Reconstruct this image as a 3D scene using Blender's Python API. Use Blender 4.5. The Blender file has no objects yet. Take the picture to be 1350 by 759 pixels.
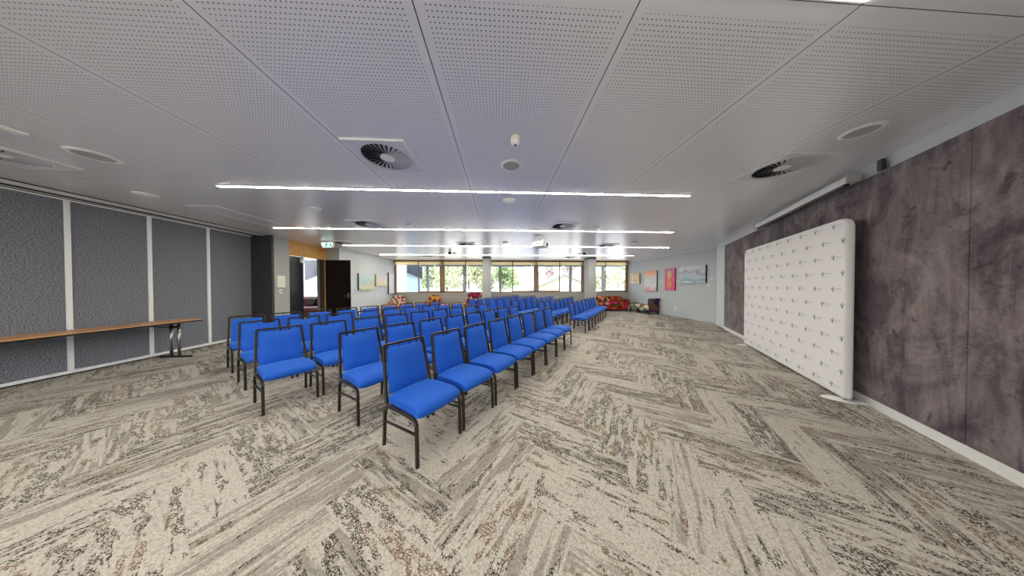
import bpy, bmesh, math, random
from mathutils import Vector, Matrix, Euler
R = math.radians
random.seed(7)
scn = bpy.context.scene
col = scn.collection
UX, UY = .5735, .8192          # direction along the chair rows (and along the feature wall)
PI = math.pi

# ------------------------------------------------------------------ object helpers
def tag(o, label=None, cat=None, group=None, kind=None):
    if label: o['label'] = label
    if cat: o['category'] = cat
    if group: o['group'] = group
    if kind: o['kind'] = kind
    return o

def empty(name, loc, rz=0, label=None, cat=None, group=None):
    o = bpy.data.objects.new(name, None)
    o.empty_display_size = .1
    col.objects.link(o)
    o.location = loc
    o.rotation_euler = (0, 0, rz)
    return tag(o, label, cat, group)

def obj(name, bm, mat, parent=None, smooth=False, loc=None, rz=0, autosmooth=None):
    me = bpy.data.meshes.new(name)
    bm.normal_update()
    bm.to_mesh(me)
    bm.free()
    for m in (mat if isinstance(mat, (list, tuple)) else [mat]):
        me.materials.append(m)
    if smooth or autosmooth:
        for p in me.polygons:
            p.use_smooth = True
        if autosmooth:
            me.set_sharp_from_angle(angle=R(autosmooth))
    o = bpy.data.objects.new(name, me)
    col.objects.link(o)
    if parent: o.parent = parent
    if loc is not None: o.location = loc
    if rz: o.rotation_euler = (0, 0, rz)
    return o

def struct(name, bm, mat, parent=None, **k):
    o = obj(name, bm, mat, parent, **k)
    if parent is None: o['kind'] = 'structure'
    return o

def copy_tree(o, parent=None):
    c = o.copy()
    col.objects.link(c)
    if parent: c.parent = parent
    for ch in list(o.children):
        copy_tree(ch, c)
    return c

# ------------------------------------------------------------------ mesh helpers
def NB(): return bmesh.new()

def box(bm, c, s, rz=0, rx=0, ry=0, bevel=0, seg=2):
    M = Matrix.Translation(c) @ Euler((rx, ry, rz)).to_matrix().to_4x4() @ Matrix.Diagonal((*s, 1))
    r = bmesh.ops.create_cube(bm, size=1, matrix=M)
    if bevel:
        es = list({e for v in r['verts'] for e in v.link_edges})
        bmesh.ops.bevel(bm, geom=es, offset=bevel, segments=seg, affect='EDGES', profile=.5, clamp_overlap=True)
    return bm

def quad(bm, pts):
    return bm.faces.new([bm.verts.new(p) for p in pts])

def slab(bm, a, b, t, z0, z1, side=0):
    """upright box between floor points a and b; thickness t centred (side 0) or to the left/right of a->b"""
    a = Vector((a[0], a[1])); b = Vector((b[0], b[1]))
    d = b - a; L = d.length; n = Vector((-d.y, d.x)) / L
    c = (a + b) / 2 + n * (t / 2 * side)
    return box(bm, (c.x, c.y, (z0 + z1) / 2), (L, t, z1 - z0), rz=math.atan2(d.y, d.x))

def lathe(bm, prof, seg=24, M=None, cap=True):
    """profile [(r, z)] turned about z"""
    M = M or Matrix()
    rings = []
    for r, z in prof:
        rings.append([bm.verts.new(M @ Vector((r * math.cos(2 * PI * k / seg), r * math.sin(2 * PI * k / seg), z))) for k in range(seg)])
    for A, B in zip(rings, rings[1:]):
        for k in range(seg):
            bm.faces.new((A[k], A[(k + 1) % seg], B[(k + 1) % seg], B[k]))
    if cap:
        bm.faces.new(list(reversed(rings[0])))
        bm.faces.new(rings[-1])
    return bm

def tube(bm, pts, w, h=None, seg=4, caps=True, up=(0, 0, 1)):
    """sweep a section along pts: seg 4 = rectangular tube w x h, else round of diameter w"""
    pts = [Vector(p) for p in pts]
    h = h or w
    up = Vector(up)
    rings = []
    for i, p in enumerate(pts):
        if i == 0: t = pts[1] - p
        elif i == len(pts) - 1: t = p - pts[i - 1]
        else: t = (pts[i + 1] - p).normalized() + (p - pts[i - 1]).normalized()
        t.normalize()
        s = t.cross(up)
        if s.length < 1e-4: s = t.cross(Vector((1, 0, 0)))
        s.normalize()
        q = s.cross(t).normalized()
        if seg == 4:
            c = .22
            offs = []
            for sx, sy in ((1, 1), (-1, 1), (-1, -1), (1, -1)):
                a, b = (w / 2 * sx, h / 2 * sy)
                if sx * sy > 0: offs += [(a, b * (1 - c)), (a * (1 - c), b)]
                else: offs += [(a * (1 - c), b), (a, b * (1 - c))]
        else:
            offs = [(w / 2 * math.cos(2 * PI * k / seg), h / 2 * math.sin(2 * PI * k / seg)) for k in range(seg)]
        rings.append([bm.verts.new(p + s * a + q * b) for a, b in offs])
    n = len(rings[0])
    for A, B in zip(rings, rings[1:]):
        for k in range(n):
            bm.faces.new((A[k], A[(k + 1) % n], B[(k + 1) % n], B[k]))
    if caps:
        bm.faces.new(list(reversed(rings[0])))
        bm.faces.new(rings[-1])
    bmesh.ops.recalc_face_normals(bm, faces=bm.faces[:])
    return bm

def arc(c, r, a0, a1, n=6):
    return [(c[0] + r * math.cos(a0 + (a1 - a0) * k / n), c[1] + r * math.sin(a0 + (a1 - a0) * k / n)) for k in range(n + 1)]

def prism(bm, poly, M, depth):
    """polygon in local xy, extruded along local z by depth, placed by M"""
    a = [bm.verts.new(M @ Vector((x, y, 0))) for x, y in poly]
    b = [bm.verts.new(M @ Vector((x, y, depth))) for x, y in poly]
    n = len(poly)
    bm.faces.new(list(reversed(a))); bm.faces.new(b)
    for k in range(n):
        bm.faces.new((a[k], a[(k + 1) % n], b[(k + 1) % n], b[k]))
    bmesh.ops.recalc_face_normals(bm, faces=bm.faces[:])
    return bm

def cushion(bm, c, s, puff=.25, n=8, rz=0, ry=0, e=4.0):
    """soft pillow block: superellipsoid-like box"""
    M = Matrix.Translation(c) @ Euler((0, ry, rz)).to_matrix().to_4x4()
    N = n + 1
    vm = {}
    def V(i, j, k):
        if (i, j, k) not in vm:
            x, y, z = (-1 + 2 * i / N, -1 + 2 * j / N, -1 + 2 * k / N)
            w = (abs(x) ** e + abs(y) ** e + abs(z) ** e) ** (1 / e)
            vm[(i, j, k)] = bm.verts.new(M @ Vector((x / w * s[0] / 2, y / w * s[1] / 2, z / w * s[2] / 2)))
        return vm[(i, j, k)]
    for i in range(N):
        for j in range(N):
            for f in (0, N):
                o = lambda L: L if f else L[::-1]
                bm.faces.new(o([V(i, j, f), V(i + 1, j, f), V(i + 1, j + 1, f), V(i, j + 1, f)]))
                bm.faces.new(o([V(f, i, j), V(f, i + 1, j), V(f, i + 1, j + 1), V(f, i, j + 1)]))
                bm.faces.new(o([V(j, f, i), V(j, f, i + 1), V(j + 1, f, i + 1), V(j + 1, f, i)]))
    return bm

# ------------------------------------------------------------------ materials
def lin(c):
    f = lambda v: v / 12.92 if v <= .04045 else ((v + .055) / 1.055) ** 2.4
    return (*[f(x / 255) for x in c], 1)

MATS = {}
class NT:
    def __init__(s, name, rough=.6, metal=0, color=(200, 200, 200), spec=.5, sheen=0):
        s.m = bpy.data.materials.new(name); s.m.use_nodes = True
        s.t = s.m.node_tree; s.n = s.t.nodes; s.b = s.n['Principled BSDF']
        s.set('Base Color', lin(color)); s.set('Roughness', rough); s.set('Metallic', metal); s.set('Specular IOR Level', spec)
        if sheen: s.set('Sheen Weight', sheen)
        MATS[name] = s.m
    def set(s, k, v): s.b.inputs[k].default_value = v
    def add(s, typ, **kw):
        nd = s.n.new(typ)
        for k, v in kw.items():
            if k.startswith('i_'): nd.inputs[k[2:].replace('_', ' ')].default_value = v
            else: setattr(nd, k, v)
        return nd
    def link(s, a, b): s.t.links.new(a, b)
    def math(s, op, a, b=None, c=None, clamp=False):
        nd = s.n.new('ShaderNodeMath'); nd.operation = op; nd.use_clamp = clamp
        for i, v in enumerate((a, b, c)):
            if v is None: continue
            if isinstance(v, (int, float)): nd.inputs[i].default_value = v
            else: s.link(v, nd.inputs[i])
        return nd.outputs[0]
    def mix(s, fac, a, b):
        nd = s.n.new('ShaderNodeMix'); nd.data_type = 'RGBA'
        for sock, v in ((nd.inputs[0], fac), (nd.inputs[6], a), (nd.inputs[7], b)):
            if isinstance(v, (int, float, tuple)): sock.default_value = v
            else: s.link(v, sock)
        return nd.outputs[2]
    def coords(s, kind='Object', scale=(1, 1, 1), rot=(0, 0, 0)):
        tc = s.n.new('ShaderNodeTexCoord'); mp = s.n.new('ShaderNodeMapping')
        mp.inputs['Scale'].default_value = scale; mp.inputs['Rotation'].default_value = rot
        s.link(tc.outputs[kind], mp.inputs[0])
        return mp.outputs[0]
    def noise(s, vec, scale, detail=2, rough=.5, out='Fac', distort=0):
        nd = s.n.new('ShaderNodeTexNoise')
        nd.inputs['Scale'].default_value = scale; nd.inputs['Detail'].default_value = detail; nd.inputs['Roughness'].default_value = rough
        nd.inputs['Distortion'].default_value = distort
        s.link(vec, nd.inputs['Vector'])
        return nd.outputs[out]
    def ramp(s, fac, stops, interp='LINEAR'):
        nd = s.n.new('ShaderNodeValToRGB'); cr = nd.color_ramp; cr.interpolation = interp
        while len(cr.elements) > 1: cr.elements.remove(cr.elements[-1])
        cr.elements[0].position = stops[0][0]; cr.elements[0].color = lin(stops[0][1]) if len(stops[0][1]) == 3 else stops[0][1]
        for p, c in stops[1:]:
            e = cr.elements.new(p); e.color = lin(c) if len(c) == 3 else c
        s.link(fac, nd.inputs[0])
        return nd.outputs[0]
    def bump(s, h, strength=.2, dist=.01):
        nd = s.n.new('ShaderNodeBump'); nd.inputs['Strength'].default_value = strength; nd.inputs['Distance'].default_value = dist
        s.link(h, nd.inputs['Height']); s.link(nd.outputs[0], s.b.inputs['Normal'])
    def base(s, c): s.link(c, s.b.inputs['Base Color'])

def plain(name, color, rough=.6, metal=0, spec=.5, var=.04, scale=8, bump=0):
    a = NT(name, rough, metal, color, spec)
    v = a.coords('Object')
    f = a.noise(v, scale, 3)
    c = lin(color)
    lo = tuple(x * (1 - var) for x in c[:3]) + (1,); hi = tuple(min(1, x * (1 + var)) for x in c[:3]) + (1,)
    a.base(a.mix(f, lo, hi))
    if bump: a.bump(a.noise(v, scale * 12, 2), bump, .002)
    return a.m

def emit(name, color, strength):
    m = bpy.data.materials.new(name); m.use_nodes = True
    t = m.node_tree; t.nodes.clear()
    o = t.nodes.new('ShaderNodeOutputMaterial'); e = t.nodes.new('ShaderNodeEmission')
    e.inputs[0].default_value = lin(color); e.inputs[1].default_value = strength
    t.links.new(e.outputs[0], o.inputs[0])
    MATS[name] = m
    return m

white = plain('white_paint', (232, 232, 230), .45)
wall_grey = plain('grey_wall_paint', (196, 202, 205), .6, var=.02)
wall_light = plain('pale_wall_paint', (216, 222, 226), .55, var=.02)
sill_grey = plain('grey_spandrel_paint', (168, 166, 160), .6, var=.03)
column_paint = plain('column_paint', (170, 172, 170), .6, var=.03)
white_metal = plain('white_metal', (238, 238, 238), .3)
alu = plain('aluminium', (246, 247, 249), .45, var=.02)
charcoal = plain('charcoal_laminate', (52, 51, 50), .5)
black_metal = plain('black_metal', (26, 25, 25), .4)
dark_gap = plain('dark_gap', (18, 18, 20), .8)
bronze = plain('bronze_window_frame', (150, 120, 94), .4, var=.06)
bronze_dark = plain('dark_window_frame', (96, 82, 68), .4, var=.06)
blind_cloth = plain('blind_cloth', (253, 244, 216), .8, var=.03)
t = blind_cloth.node_tree; tl = t.nodes.new('ShaderNodeBsdfTranslucent'); tl.inputs[0].default_value = lin((254, 244, 214)); mx = t.nodes.new('ShaderNodeMixShader'); mx.inputs[0].default_value = .7
t.links.new(t.nodes['Principled BSDF'].outputs[0], mx.inputs[1]); t.links.new(tl.outputs[0], mx.inputs[2]); t.links.new(mx.outputs[0], t.nodes['Material Output'].inputs[0])
door_black = plain('dark_door_veneer', (22, 15, 13), .85, spec=.1, var=.12, scale=4)
door_navy = plain('glossy_dark_door', (34, 38, 50), .22, var=.05)
chrome = plain('chrome', (205, 205, 205), .2, 1)
steel = plain('brushed_steel', (170, 168, 164), .3, 1)
cream_plastic = plain('cream_plastic', (236, 230, 214), .4)
white_plastic = plain('white_plastic', (240, 240, 236), .35)
grey_plastic = plain('grey_plastic', (176, 176, 178), .5)
lamp = emit('strip_lamp', (255, 247, 230), 88.0)
teal = plain('sign_green', (20, 170, 165), .4)
sign_face = emit('lit_sign_face', (235, 252, 250), 1.3)
sign_green = emit('lit_sign_green', (0, 160, 150), .9)

def m_timber(name, c1, c2, axis_scale, rough=.4):
    a = NT(name, rough)
    v = a.coords('Object', axis_scale)
    f = a.noise(v, 6, 5, .6, distort=.6)
    a.base(a.ramp(f, [(.3, c1), (.7, c2)]))
    return a.m
honey_timber = m_timber('honey_timber', (206, 148, 66), (226, 172, 92), (6, 6, .6))
table_timber = m_timber('table_laminate', (192, 138, 90), (216, 164, 114), (14, 1, 10), .35)
red_timber = m_timber('red_timber', (104, 46, 26), (140, 66, 36), (2, 8, 8), .3)
wood_arm = m_timber('pale_wood', (176, 128, 96), (196, 150, 116), (3, 12, 12), .4)

# chair fabric
a = NT('blue_fabric', .7, 0, (24, 92, 214), .35, .15)
v = a.coords('Object')
wv = a.add('ShaderNodeTexWave', bands_direction='Y'); wv.inputs['Scale'].default_value = 42; wv.inputs['Distortion'].default_value = .5
a.link(v, wv.inputs['Vector'])
f = a.noise(v, 260, 2)
k = a.math('ADD', a.math('MULTIPLY', wv.outputs['Fac'], .25), a.math('MULTIPLY', f, .6))
a.base(a.mix(k, lin((8, 72, 174)), lin((22, 98, 202))))
a.set('Sheen Weight', .3); a.set('Sheen Roughness', .35); a.set('Sheen Tint', lin((120, 190, 255)))
a.bump(k, .12, .002)
blue_fabric = a.m
a = NT('bronze_frame_metal', .34, .7, (60, 54, 50))
v = a.coords('Object')
a.base(a.ramp(a.noise(v, 180, 3), [(.3, (40, 36, 33)), (.75, (82, 75, 69))]))
frame_metal = a.m
dark_fabric = plain('black_underside', (22, 22, 24), .9)

# perforated ceiling: 1.2 x 2.4 m panels
def ceiling_mat():
    a = NT('perforated_ceiling', .36, 0, (236, 236, 240), .7)
    tc = a.add('ShaderNodeTexCoord'); sp = a.add('ShaderNodeSeparateXYZ'); a.link(tc.outputs['Object'], sp.inputs[0])
    x, y = sp.outputs[0], sp.outputs[1]
    px = a.math('MULTIPLY', a.math('FRACT', a.math('DIVIDE', a.math('ADD', x, 60 - .74), 1.2)), 1.2)
    py = a.math('MULTIPLY', a.math('FRACT', a.math('DIVIDE', a.math('ADD', y, 48 - 3.47), 2.4)), 2.4)
    P = 1.2 / 46
    def cell(p):
        return a.math('SUBTRACT', a.math('FRACT', a.math('DIVIDE', p, P)), .5)
    cx, cy = cell(px), cell(py)
    d2 = a.math('ADD', a.math('MULTIPLY', cx, cx), a.math('MULTIPLY', cy, cy))
    hole = a.math('LESS_THAN', d2, .15 ** 2)
    ex = a.math('MINIMUM', px, a.math('SUBTRACT', 1.2, px))
    ey = a.math('MINIMUM', py, a.math('SUBTRACT', 2.4, py))
    inside = a.math('MULTIPLY', a.math('GREATER_THAN', ex, 2 * P), a.math('GREATER_THAN', ey, 3.5 * P))
    hole = a.math('MULTIPLY', hole, inside)
    seam = a.math('MAXIMUM', a.math('LESS_THAN', ex, .0035), a.math('LESS_THAN', ey, .002))
    v = a.coords('Object')
    tone = a.mix(a.noise(v, .6, 2), lin((234, 234, 240)), lin((240, 240, 244)))
    c = a.mix(hole, tone, lin((52, 52, 58)))
    c = a.mix(seam, c, lin((40, 40, 42)))
    a.base(c)
    a.set('Coat Weight', .8); a.set('Coat Roughness', .27); a.set('Coat IOR', 1.6)
    return a.m
ceil_mat = ceiling_mat()

# carpet planks
def carpet_mat():
    a = NT('carpet_plank', .95, 0, (190, 182, 168), .1)
    uv = a.add('ShaderNodeUVMap'); uv.uv_map = 'along'
    rnd = a.add('ShaderNodeUVMap'); rnd.uv_map = 'rand'
    rs = a.add('ShaderNodeSeparateXYZ'); a.link(rnd.outputs[0], rs.inputs[0])
    def mp(sx, sy, off=0):
        m = a.add('ShaderNodeMapping'); m.inputs['Scale'].default_value = (sx, sy, 1); m.inputs['Location'].default_value = (off, off * .7, off)
        a.link(uv.outputs[0], m.inputs[0]); return m.outputs[0]
    streak = a.noise(mp(2.4, 30), 1, 3, .6, distort=.25)
    streak2 = a.noise(mp(1.3, 10, 7.3), 1, 3, .6, distort=.5)
    patch = a.noise(mp(4.5, 15, 3.1), 1, 3, .6)
    pile = a.noise(mp(150, 150), 1, 2, .65)
    peb = a.add('ShaderNodeTexVoronoi'); peb.inputs['Scale'].default_value = 1; a.link(mp(80, 80), peb.inputs['Vector'])
    pile = a.math('ADD', a.math('MULTIPLY', pile, .7), a.math('MULTIPLY', a.math('SUBTRACT', .75, peb.outputs['Distance']), .55), clamp=True)
    beige = a.mix(pile, lin((128, 122, 113)), lin((218, 212, 201)))
    bias = a.math('MULTIPLY', a.math('SUBTRACT', rs.outputs[0], .5), .12)
    val = a.math('ADD', a.math('ADD', a.math('MULTIPLY', streak2, .5), bias), a.math('MULTIPLY', streak, .5))
    m1 = a.math('MULTIPLY', a.math('SUBTRACT', val, .505), 17, clamp=True)
    greyc = a.mix(pile, lin((92, 87, 80)), lin((158, 151, 141)))
    c = a.mix(a.math('MULTIPLY', m1, .7), beige, greyc)
    # crackle: dark worn outlines between light pebbles of yarn
    vo = a.add('ShaderNodeTexVoronoi', feature='DISTANCE_TO_EDGE'); vo.inputs['Scale'].default_value = 1
    wob = a.add('ShaderNodeVectorMath', operation='ADD')
    nz = a.n.new('ShaderNodeTexNoise'); nz.inputs['Scale'].default_value = 60; nz.inputs['Detail'].default_value = 1
    a.link(uv.outputs[0], nz.inputs['Vector'])
    sc = a.add('ShaderNodeVectorMath', operation='SCALE'); sc.inputs['Scale'].default_value = .9
    a.link(nz.outputs['Color'], sc.inputs[0])
    a.link(mp(52, 76), wob.inputs[0]); a.link(sc.outputs[0], wob.inputs[1])
    a.link(wob.outputs[0], vo.inputs['Vector'])
    crack = a.math('LESS_THAN', vo.outputs['Distance'], .13)
    breakup = a.math('GREATER_THAN', a.noise(mp(20, 30, 1.7), 1, 2), .43)
    bias2 = a.math('MULTIPLY', a.math('SUBTRACT', rs.outputs[1], .6), .22)
    zone = a.math('GREATER_THAN', a.math('ADD', a.math('ADD', patch, bias2), a.math('MULTIPLY', a.math('SUBTRACT', streak, .5), .4)), .515)
    cm = a.math('MULTIPLY', a.math('MULTIPLY', crack, breakup), zone)
    ink = a.mix(a.math('GREATER_THAN', rs.outputs[2] if False else a.noise(mp(1.2, 5, 12.), 1, 1), .56), lin((52, 47, 42)), lin((108, 84, 60)))
    c = a.mix(a.math('MULTIPLY', cm, .9), c, ink)
    a.base(c)
    h = a.math('SUBTRACT', pile, a.math('MULTIPLY', cm, .6))
    a.bump(h, .5, .004)
    return a.m
carpet = carpet_mat()

# velvet wall panels with brushed nap marks
def velvet_mat():
    a = NT('purple_velvet', .9, 0, (84, 74, 82), .15)
    v = a.coords('Object')
    big = a.noise(v, 1.3, 6, .68, distort=1.4)
    vs = a.coords('Object', (1.6, 1.6, .4))
    drag = a.noise(vs, 3.4, 6, .66, distort=1.0)
    fine = a.noise(a.coords('Object', (9, 9, 34)), 3, 3, .6)
    f = a.math('ADD', a.math('MULTIPLY', big, .55), a.math('ADD', a.math('MULTIPLY', drag, .4), a.math('MULTIPLY', fine, .16)))
    spot = a.math('MULTIPLY', a.math('SUBTRACT', a.noise(a.coords('Object', (1, 1, .8)), 5.5, 5, .62, distort=.8), .6), 2.2, clamp=True)
    f = a.math('SUBTRACT', f, a.math('MULTIPLY', spot, .45))
    a.base(a.ramp(f, [(.40, (66, 54, 64)), (.49, (92, 82, 89)), (.57, (120, 110, 113)), (.7, (152, 142, 143))]))
    a.set('Sheen Weight', .25); a.set('Sheen Roughness', .4)
    a.bump(fine, .15, .004)
    return a.m
velvet = velvet_mat()

# grey loop fabric of the folding partition
def part_mat():
    a = NT('grey_loop_fabric', .95, 0, (104, 106, 110), .1)
    v = a.coords('Object')
    f = a.noise(a.coords('Object', (1, 1, 1.6)), 62, 2, .6)
    sp = a.ramp(f, [(.34, (66, 71, 84)), (.46, (122, 126, 135)), (.66, (152, 156, 165))])
    a.base(sp)
    a.bump(f, .3, .004)
    return a.m
loop_fabric = part_mat()

# floral patchwork upholstery
def floral(name, cols, scale):
    a = NT(name, .85, 0, cols[0], .2)
    v = a.coords('Object')
    w = a.add('ShaderNodeVectorMath', operation='ADD')
    nz = a.n.new('ShaderNodeTexNoise'); nz.inputs['Scale'].default_value = 7
    a.link(v, nz.inputs['Vector'])
    s2 = a.add('ShaderNodeVectorMath', operation='SCALE'); s2.inputs['Scale'].default_value = .12
    a.link(nz.outputs['Color'], s2.inputs[0]); a.link(v, w.inputs[0]); a.link(s2.outputs[0], w.inputs[1])
    vo = a.add('ShaderNodeTexVoronoi'); vo.inputs['Scale'].default_value = scale
    a.link(w.outputs[0], vo.inputs['Vector'])
    sep = a.add('ShaderNodeSeparateXYZ'); a.link(vo.outputs['Color'], sep.inputs[0])
    n = len(cols)
    c1 = a.ramp(sep.outputs[0], [(i / n, c) for i, c in enumerate(cols)], 'CONSTANT')
    vo2 = a.add('ShaderNodeTexVoronoi'); vo2.inputs['Scale'].default_value = scale * 2.6
    a.link(w.outputs[0], vo2.inputs['Vector'])
    sep2 = a.add('ShaderNodeSeparateXYZ'); a.link(vo2.outputs['Color'], sep2.inputs[0])
    c2 = a.ramp(sep2.outputs[1], [(i / n, c) for i, c in enumerate(cols[::-1])], 'CONSTANT')
    petal = a.math('LESS_THAN', vo2.outputs['Distance'], .34)
    sel = a.math('MULTIPLY', petal, a.math('GREATER_THAN', sep2.outputs[0], .45))
    a.base(a.mix(sel, c1, c2))
    return a.m
floral_pink = floral('floral_pink_print', [(190, 60, 100), (232, 220, 190), (206, 168, 70), (110, 40, 90), (236, 190, 190), (120, 130, 60), (150, 40, 60)], 11)
floral_gold = floral('floral_gold_print', [(196, 128, 50), (120, 30, 60), (214, 110, 110), (200, 170, 60), (90, 40, 70), (170, 70, 40)], 8)
floral_plum = floral('floral_plum_print', [(120, 24, 62), (160, 40, 80), (190, 150, 60), (80, 24, 60), (214, 190, 180), (140, 30, 50)], 8)
patch_red = floral('red_patchwork', [(160, 24, 40), (120, 16, 30), (190, 30, 80), (206, 160, 130), (80, 40, 60), (150, 110, 30), (60, 90, 40), (176, 40, 40)], 6)
patch_purple = floral('purple_patchwork', [(70, 30, 92), (96, 44, 40), (60, 36, 90), (110, 74, 40), (90, 92, 86), (50, 28, 70)], 3.2)
patch_mixed = floral('mixed_patchwork', [(206, 200, 186), (90, 130, 60), (170, 50, 50), (120, 90, 60), (220, 214, 206), (150, 140, 90), (70, 40, 80)], 6)
red_leather = plain('red_leather', (128, 40, 26), .35, var=.1, scale=5)
purple_cloth = plain('purple_cloth', (120, 40, 130), .8)

glass = bpy.data.materials.new('window_glass'); glass.use_nodes = True
t = glass.node_tree; t.nodes.clear()
o = t.nodes.new('ShaderNodeOutputMaterial'); tr = t.nodes.new('ShaderNodeBsdfTransparent'); gl = t.nodes.new('ShaderNodeBsdfGlossy')
gl.inputs['Roughness'].default_value = .02; tr.inputs[0].default_value = (.93, .95, .95, 1)
mx = t.nodes.new('ShaderNodeMixShader'); fr = t.nodes.new('ShaderNodeFresnel'); fr.inputs[0].default_value = 1.45
t.links.new(fr.outputs[0], mx.inputs[0]); t.links.new(tr.outputs[0], mx.inputs[1]); t.links.new(gl.outputs[0], mx.inputs[2]); t.links.new(mx.outputs[0], o.inputs[0])

# ------------------------------------------------------------------ camera
cam = bpy.data.cameras.new('camera')
cam.sensor_width = 36; cam.lens = 36 * 283.4539 / 1350; cam.clip_start = .05; cam.clip_end = 400
co = bpy.data.objects.new('camera', cam); col.objects.link(co)
yaw, pitch, roll = .0532807, -.0117451, -.0023885
cy, sy, cp, sp_ = math.cos(yaw), math.sin(yaw), math.cos(pitch), math.sin(pitch)
fwd = Vector((sy * cp, cy * cp, sp_)); right = Vector((cy, -sy, 0)); up = right.cross(fwd)
r2 = math.cos(roll) * right + math.sin(roll) * up; u2 = -math.sin(roll) * right + math.cos(roll) * up
M = Matrix((r2, u2, -fwd)).transposed().to_4x4(); M.translation = (0, 0, 1.5)
co.matrix_world = M
scn.camera = co

# ------------------------------------------------------------------ room geometry constants
CE = 3.0                                   # ceiling height
YW = 13.04                                 # window wall
FU = Vector((.56, .8285)).normalized()     # along the feature wall
FN = Vector((FU.y, -FU.x))                 # from the room into the feature wall
FD = 2.425                                 # distance of the velvet face from the origin along FN
def fw(s, d=0, z=None):
    """point on the feature wall: s along it, d in front of it (towards the room)"""
    p = FU * s + FN * (FD - d)
    return (p.x, p.y) if z is None else (p.x, p.y, z)
FANG = math.atan2(FU.y, FU.x)

# floor: herringbone carpet planks .25 x 1 m, one mesh
bm = NB()
ua = bm.loops.layers.uv.new('along'); ur = bm.loops.layers.uv.new('rand')
W_, L_ = .25, 4
ang = R(55.3); ca, sa = math.cos(ang), math.sin(ang)
off = (0.06, .11)
for k in range(-90, 91):
    for m_ in range(-30, 31):
        for hv in (0, 1):
            ox, oy = (k + 4 * m_, k - 4 * m_)
            if hv == 0: a0, b0, a1, b1 = ox, oy, ox + 4, oy + 1
            else: a0, b0, a1, b1 = ox, oy + 1, ox + 1, oy + 5
            pts = []
            for a_, b_ in ((a0, b0), (a1, b0), (a1, b1), (a0, b1)):
                x, y = a_ * W_ + off[0], b_ * W_ + off[1]
                pts.append((x * ca - y * sa, x * sa + y * ca))
            cx = sum(p[0] for p in pts) / 4; cyy = sum(p[1] for p in pts) / 4
            if not (-14.5 < cx < 9.5 and -5.5 < cyy < 13.8): continue
            f = bm.faces.new([bm.verts.new((p[0], p[1], 0)) for p in pts])
            r1, r2_, o1, o2 = random.random(), random.random(), random.random() * 40, random.random() * 40
            uvs = [(0, 0), (1, 0), (1, .25), (0, .25)] if hv == 0 else [(0, .25), (0, 0), (1, 0), (1, .25)]
            for lp, q in zip(f.loops, uvs):
                lp[ua].uv = (q[0] + o1, q[1] + o2); lp[ur].uv = (r1, r2_)
for co_, no in (((0, 13.2, 0), (0, 1, 0)), ((-14, 0, 0), (-1, 0, 0)), ((9, 0, 0), (1, 0, 0)), ((0, -5.2, 0), (0, -1, 0))):
    bmesh.ops.bisect_plane(bm, geom=bm.verts[:] + bm.edges[:] + bm.faces[:], plane_co=co_, plane_no=no, clear_outer=True)
struct('floor', bm, carpet)

# ceiling
bm = NB()
box(bm, (-2.5, 4.0, CE + .06), (23, 18.4, .12))
struct('ceiling', bm, ceil_mat)

# right (feature) wall: white painted wall, velvet panels, baseboard
S0, S1 = -4.9, 11.1
bm = NB(); slab(bm, fw(S0, -.02), fw(S1, -.02), .2, 0, CE, side=-1); struct('wall_right', bm, wall_light)
bm = NB(); slab(bm, fw(S0, .004), fw(10.0, .004), .024, 0, .105, side=-1); struct('baseboard_right', bm, white)
seams = [9.96, 8.69, 7.42, 6.15, 4.88, 3.61, 2.34]
vw = ['purple velvet wall panel next to the white corner strip, beyond the white backdrop',
      'purple velvet wall panel at the far rounded end of the white backdrop',
      'purple velvet wall panel mostly covered by the middle of the white backdrop',
      'purple velvet wall panel below the near half of the projection screen housing',
      'purple velvet wall panel holding the shadow of the backdrop end with brushed marks',
      'purple velvet wall panel cut off by the picture edge, broad brushed arc']
for i in range(6):
    a_, b_ = seams[i + 1], seams[i]
    bm = NB()
    c = fw((a_ + b_) / 2, -.005)
    box(bm, (c[0], c[1], (.105 + 2.83) / 2), (b_ - a_ - .004, .03, 2.83 - .105), rz=FANG, bevel=.006)
    tag(obj('velvet_panel', bm, velvet), vw[i], 'wall panel', 'purple velvet wall panels')

# paintings wall (far right), alcove wall (far left), back wall with windows
PW0, PW1 = (8.42, 7.62), (7.95, 13.2)
bm = NB(); slab(bm, (fw(S1 - .1)[0], fw(S1 - .1)[1]), PW0, .02, 0, CE); slab(bm, PW0, PW1, .2, 0, CE, side=-1)
struct('wall_back_right', bm, wall_grey)
bm = NB(); slab(bm, PW0, PW1, .03, CE - .05, CE, side=1); struct('trim_1', bm, white)
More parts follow.
